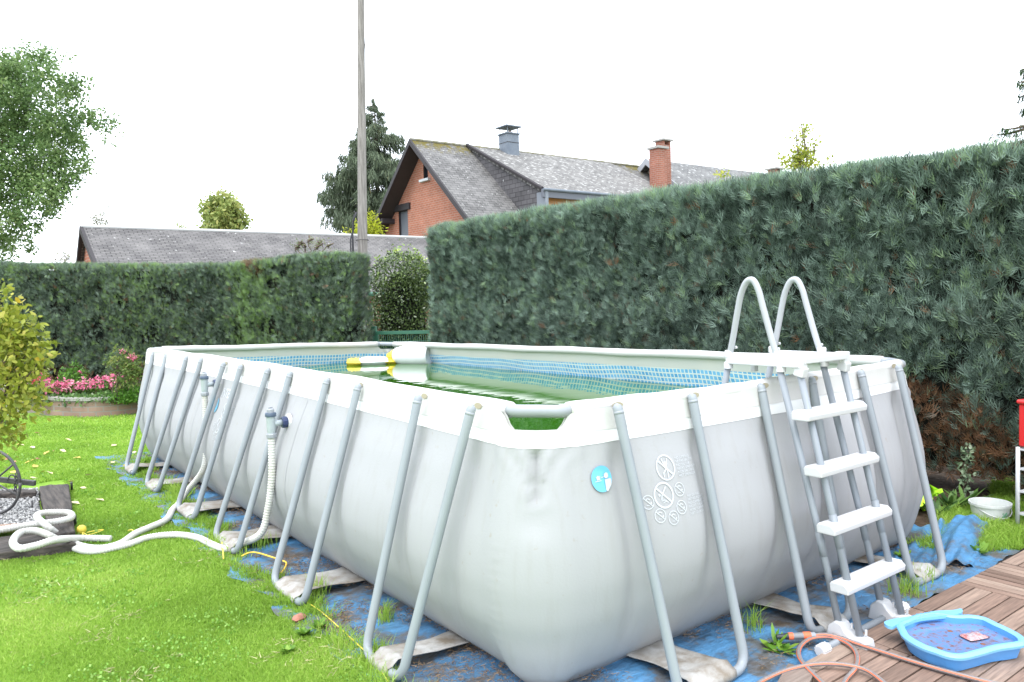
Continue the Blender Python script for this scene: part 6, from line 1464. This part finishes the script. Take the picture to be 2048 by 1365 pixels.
def spruce(name, base, H, prof, label, nb, seedv, dens=1.0, m=m_spr, frond_len=.5, az=None, rd=None):
    x, y = base; root = thing(name, (x, y, 0), label, 'conifer'); mb = MB(); mb.tube([(x, y, 0), (x, y, H*.5), (x, y, H)], [.22, .13, .01], 9)
    P, d, sc = [], [], []
    for i in range(nb):
        z = H*(1-(i/nb)**.9*.86)-.05; r_ = float(np.interp(z/H, [p[0] for p in prof], [p[1] for p in prof]))*rng.uniform(.72, 1.12); a = rng.uniform(0, 6.283)
        if az: a = az[i % len(az)]+rng.normal(0, .5)
        dr = np.array([math.cos(a), math.sin(a), 0]); pts = []
        for t in np.linspace(0, 1, 8): pts.append(np.array([x, y, z])+dr*r_*t+np.array([0, 0, -.28*r_*t+.16*r_*t**3]))
        mb.tube(pts, [.03*(1-t*.85) for t in np.linspace(0, 1, 8)], 5)
        m_ = int((14+r_*38)*dens); t = rng.uniform(.12, 1, m_)**.8
        pp = np.stack([np.interp(t, np.linspace(0, 1, 8), np.array(pts)[:, k]) for k in range(3)], 1); side = np.array([-dr[1], dr[0], 0])
        sg = rng.normal(0, 1, m_); pp += side[None]*(sg*.16*(1.1-t)*r_*.8)[:, None]; pp[:, 2] += rng.normal(0, .05*r_+.02, m_)
        P.append(pp); d.append(side[None]*sg[:, None]*.18+dr[None]*.30+np.array([0, 0, -1.])+rng.normal(0, .32, (m_, 3))); sc.append(rng.uniform(.5, 1.2, m_)*frond_len*(.45+.55*min(1, r_/1.6)))
    P = np.concatenate(P); d = np.concatenate(d); sc = np.concatenate(sc)
    T = [(0, 0, 0), (.06, .0, .25), (.04, .02, .7), (0, 0, 1), (-.04, .02, .7), (-.06, 0, .25), (0, .05, .3), (0, -.05, .3)]; Fq = [(0, 1, 2, 3), (0, 3, 4, 5), (0, 6, 3, 7)]
    V, F = scatter(T, Fq, P, frames(d, rng.uniform(0, 6.28, len(P))), sc)
    r = np.clip(.42+.15*nz3(P, 3, seedv)+rng.normal(0, .16, len(P)), 0, 1)
    link('crown', np_mesh('crown', V, F, {'rnd': np.repeat(r, 3)}), m, root); mb.build('trunk', m_bark, root, True)
    return root
sb = atd(758, 470, 38); st_ = atd(764, 200, 38)
spruce('spruce_tree', (sb[0], sb[1]), st_[2], [(0, 3.2), (.35, 3.0), (.5, 2.8), (.58, 2.75), (.66, 2.6), (.74, 2.2), (.80, 1.5), (.88, 1.15), (.94, .6), (1, .12)], 'tall drooping dark spruce between the pole and the brick gable', 240, 3, 2.8, frond_len=.36)
cb = atd(2064, 300, 11.5)
spruce('conifer_tree', (cb[0], cb[1]), 5.45, [(0, .9), (.6, .6), (.75, .5), (.85, .3), (1, .05)], 'dark conifer reaching over the hedge at the upper right edge', 110, 6, 2.2, leafmat('cypress_green', [(0, (.02, .05, .02)), (1, (.12, .20, .05)), (.5, (.045, .10, .03))], .6, .1), frond_len=.19)
# clover and plantain patches through the lawn
n = 26000; xy = samp_left(n); pn = patch_noise(xy[:, 0]*1.9+3, xy[:, 1]*1.6); xy = xy[(pn > .25) & (rng.uniform(0, 1, n) < .32)]; n = len(xy)
d = rng.normal(0, .7, (n, 3)); d[:, 2] = .9; dist = np.hypot(xy[:, 0]-CAMPOS[0], xy[:, 1]-CAMPOS[1])
V, F = scatter([(0, 0, 0), (.5, .0, .4), (.35, .05, .85), (-.35, .05, .85), (-.5, .0, .4)], [(0, 1, 2, 3), (0, 3, 4, 4)], np.stack([xy[:, 0], xy[:, 1], rng.uniform(.010, .028, n)], 1), frames(d, rng.uniform(0, 6.28, n)), rng.uniform(.012, .022, n)*np.clip(dist/4, 1, 2.2)) if False else scatter([(0, 0, 0), (.5, .0, .45), (0, .06, 1), (-.5, .0, .45)], [(0, 1, 2, 3)], np.stack([xy[:, 0], xy[:, 1], rng.uniform(.010, .028, n)], 1), frames(d, rng.uniform(0, 6.28, n)), rng.uniform(.009, .017, n)*np.clip(dist/4, 1, 2.0))
o = link('clover', np_mesh('clover', V, F, {'rnd': rng.uniform(0, 1, n)}), leafmat('clover_leaves', [(0, (.14, .27, .04)), (1, (.34, .52, .14)), (.5, (.21, .41, .06))], .5, .3)); tag(o, 'patches of small round-leaved clover mixed into the lawn', 'clover', None, 'stuff')
# dead thatch showing between the blades
n = 4500; xy = samp_left(n); pn = patch_noise(xy[:, 0]*2.7-1, xy[:, 1]*2.3+2); xy = xy[pn > .3]; n = len(xy)
d = np.stack([rng.normal(0, 1, n), rng.normal(0, 1, n), rng.uniform(.05, .5, n)], 1)
V, F = scatter([(-.04, 0, 0), (.04, 0, 0), (.03, 0, .6), (0, 0, 1)], [(0, 1, 2, 3)], np.stack([xy[:, 0], xy[:, 1], rng.uniform(.012, .03, n)], 1), frames(d, rng.uniform(0, 6.28, n)), rng.uniform(.025, .05, n))
o = link('thatch', np_mesh('thatch', V, F, {'rnd': rng.uniform(0, 1, n)}), leafmat('dry_thatch', [(0, (.30, .26, .12)), (1, (.62, .56, .34))], .8, .1)); tag(o, 'dry straw-coloured blades lying in the lawn', 'dry grass', None, 'stuff')
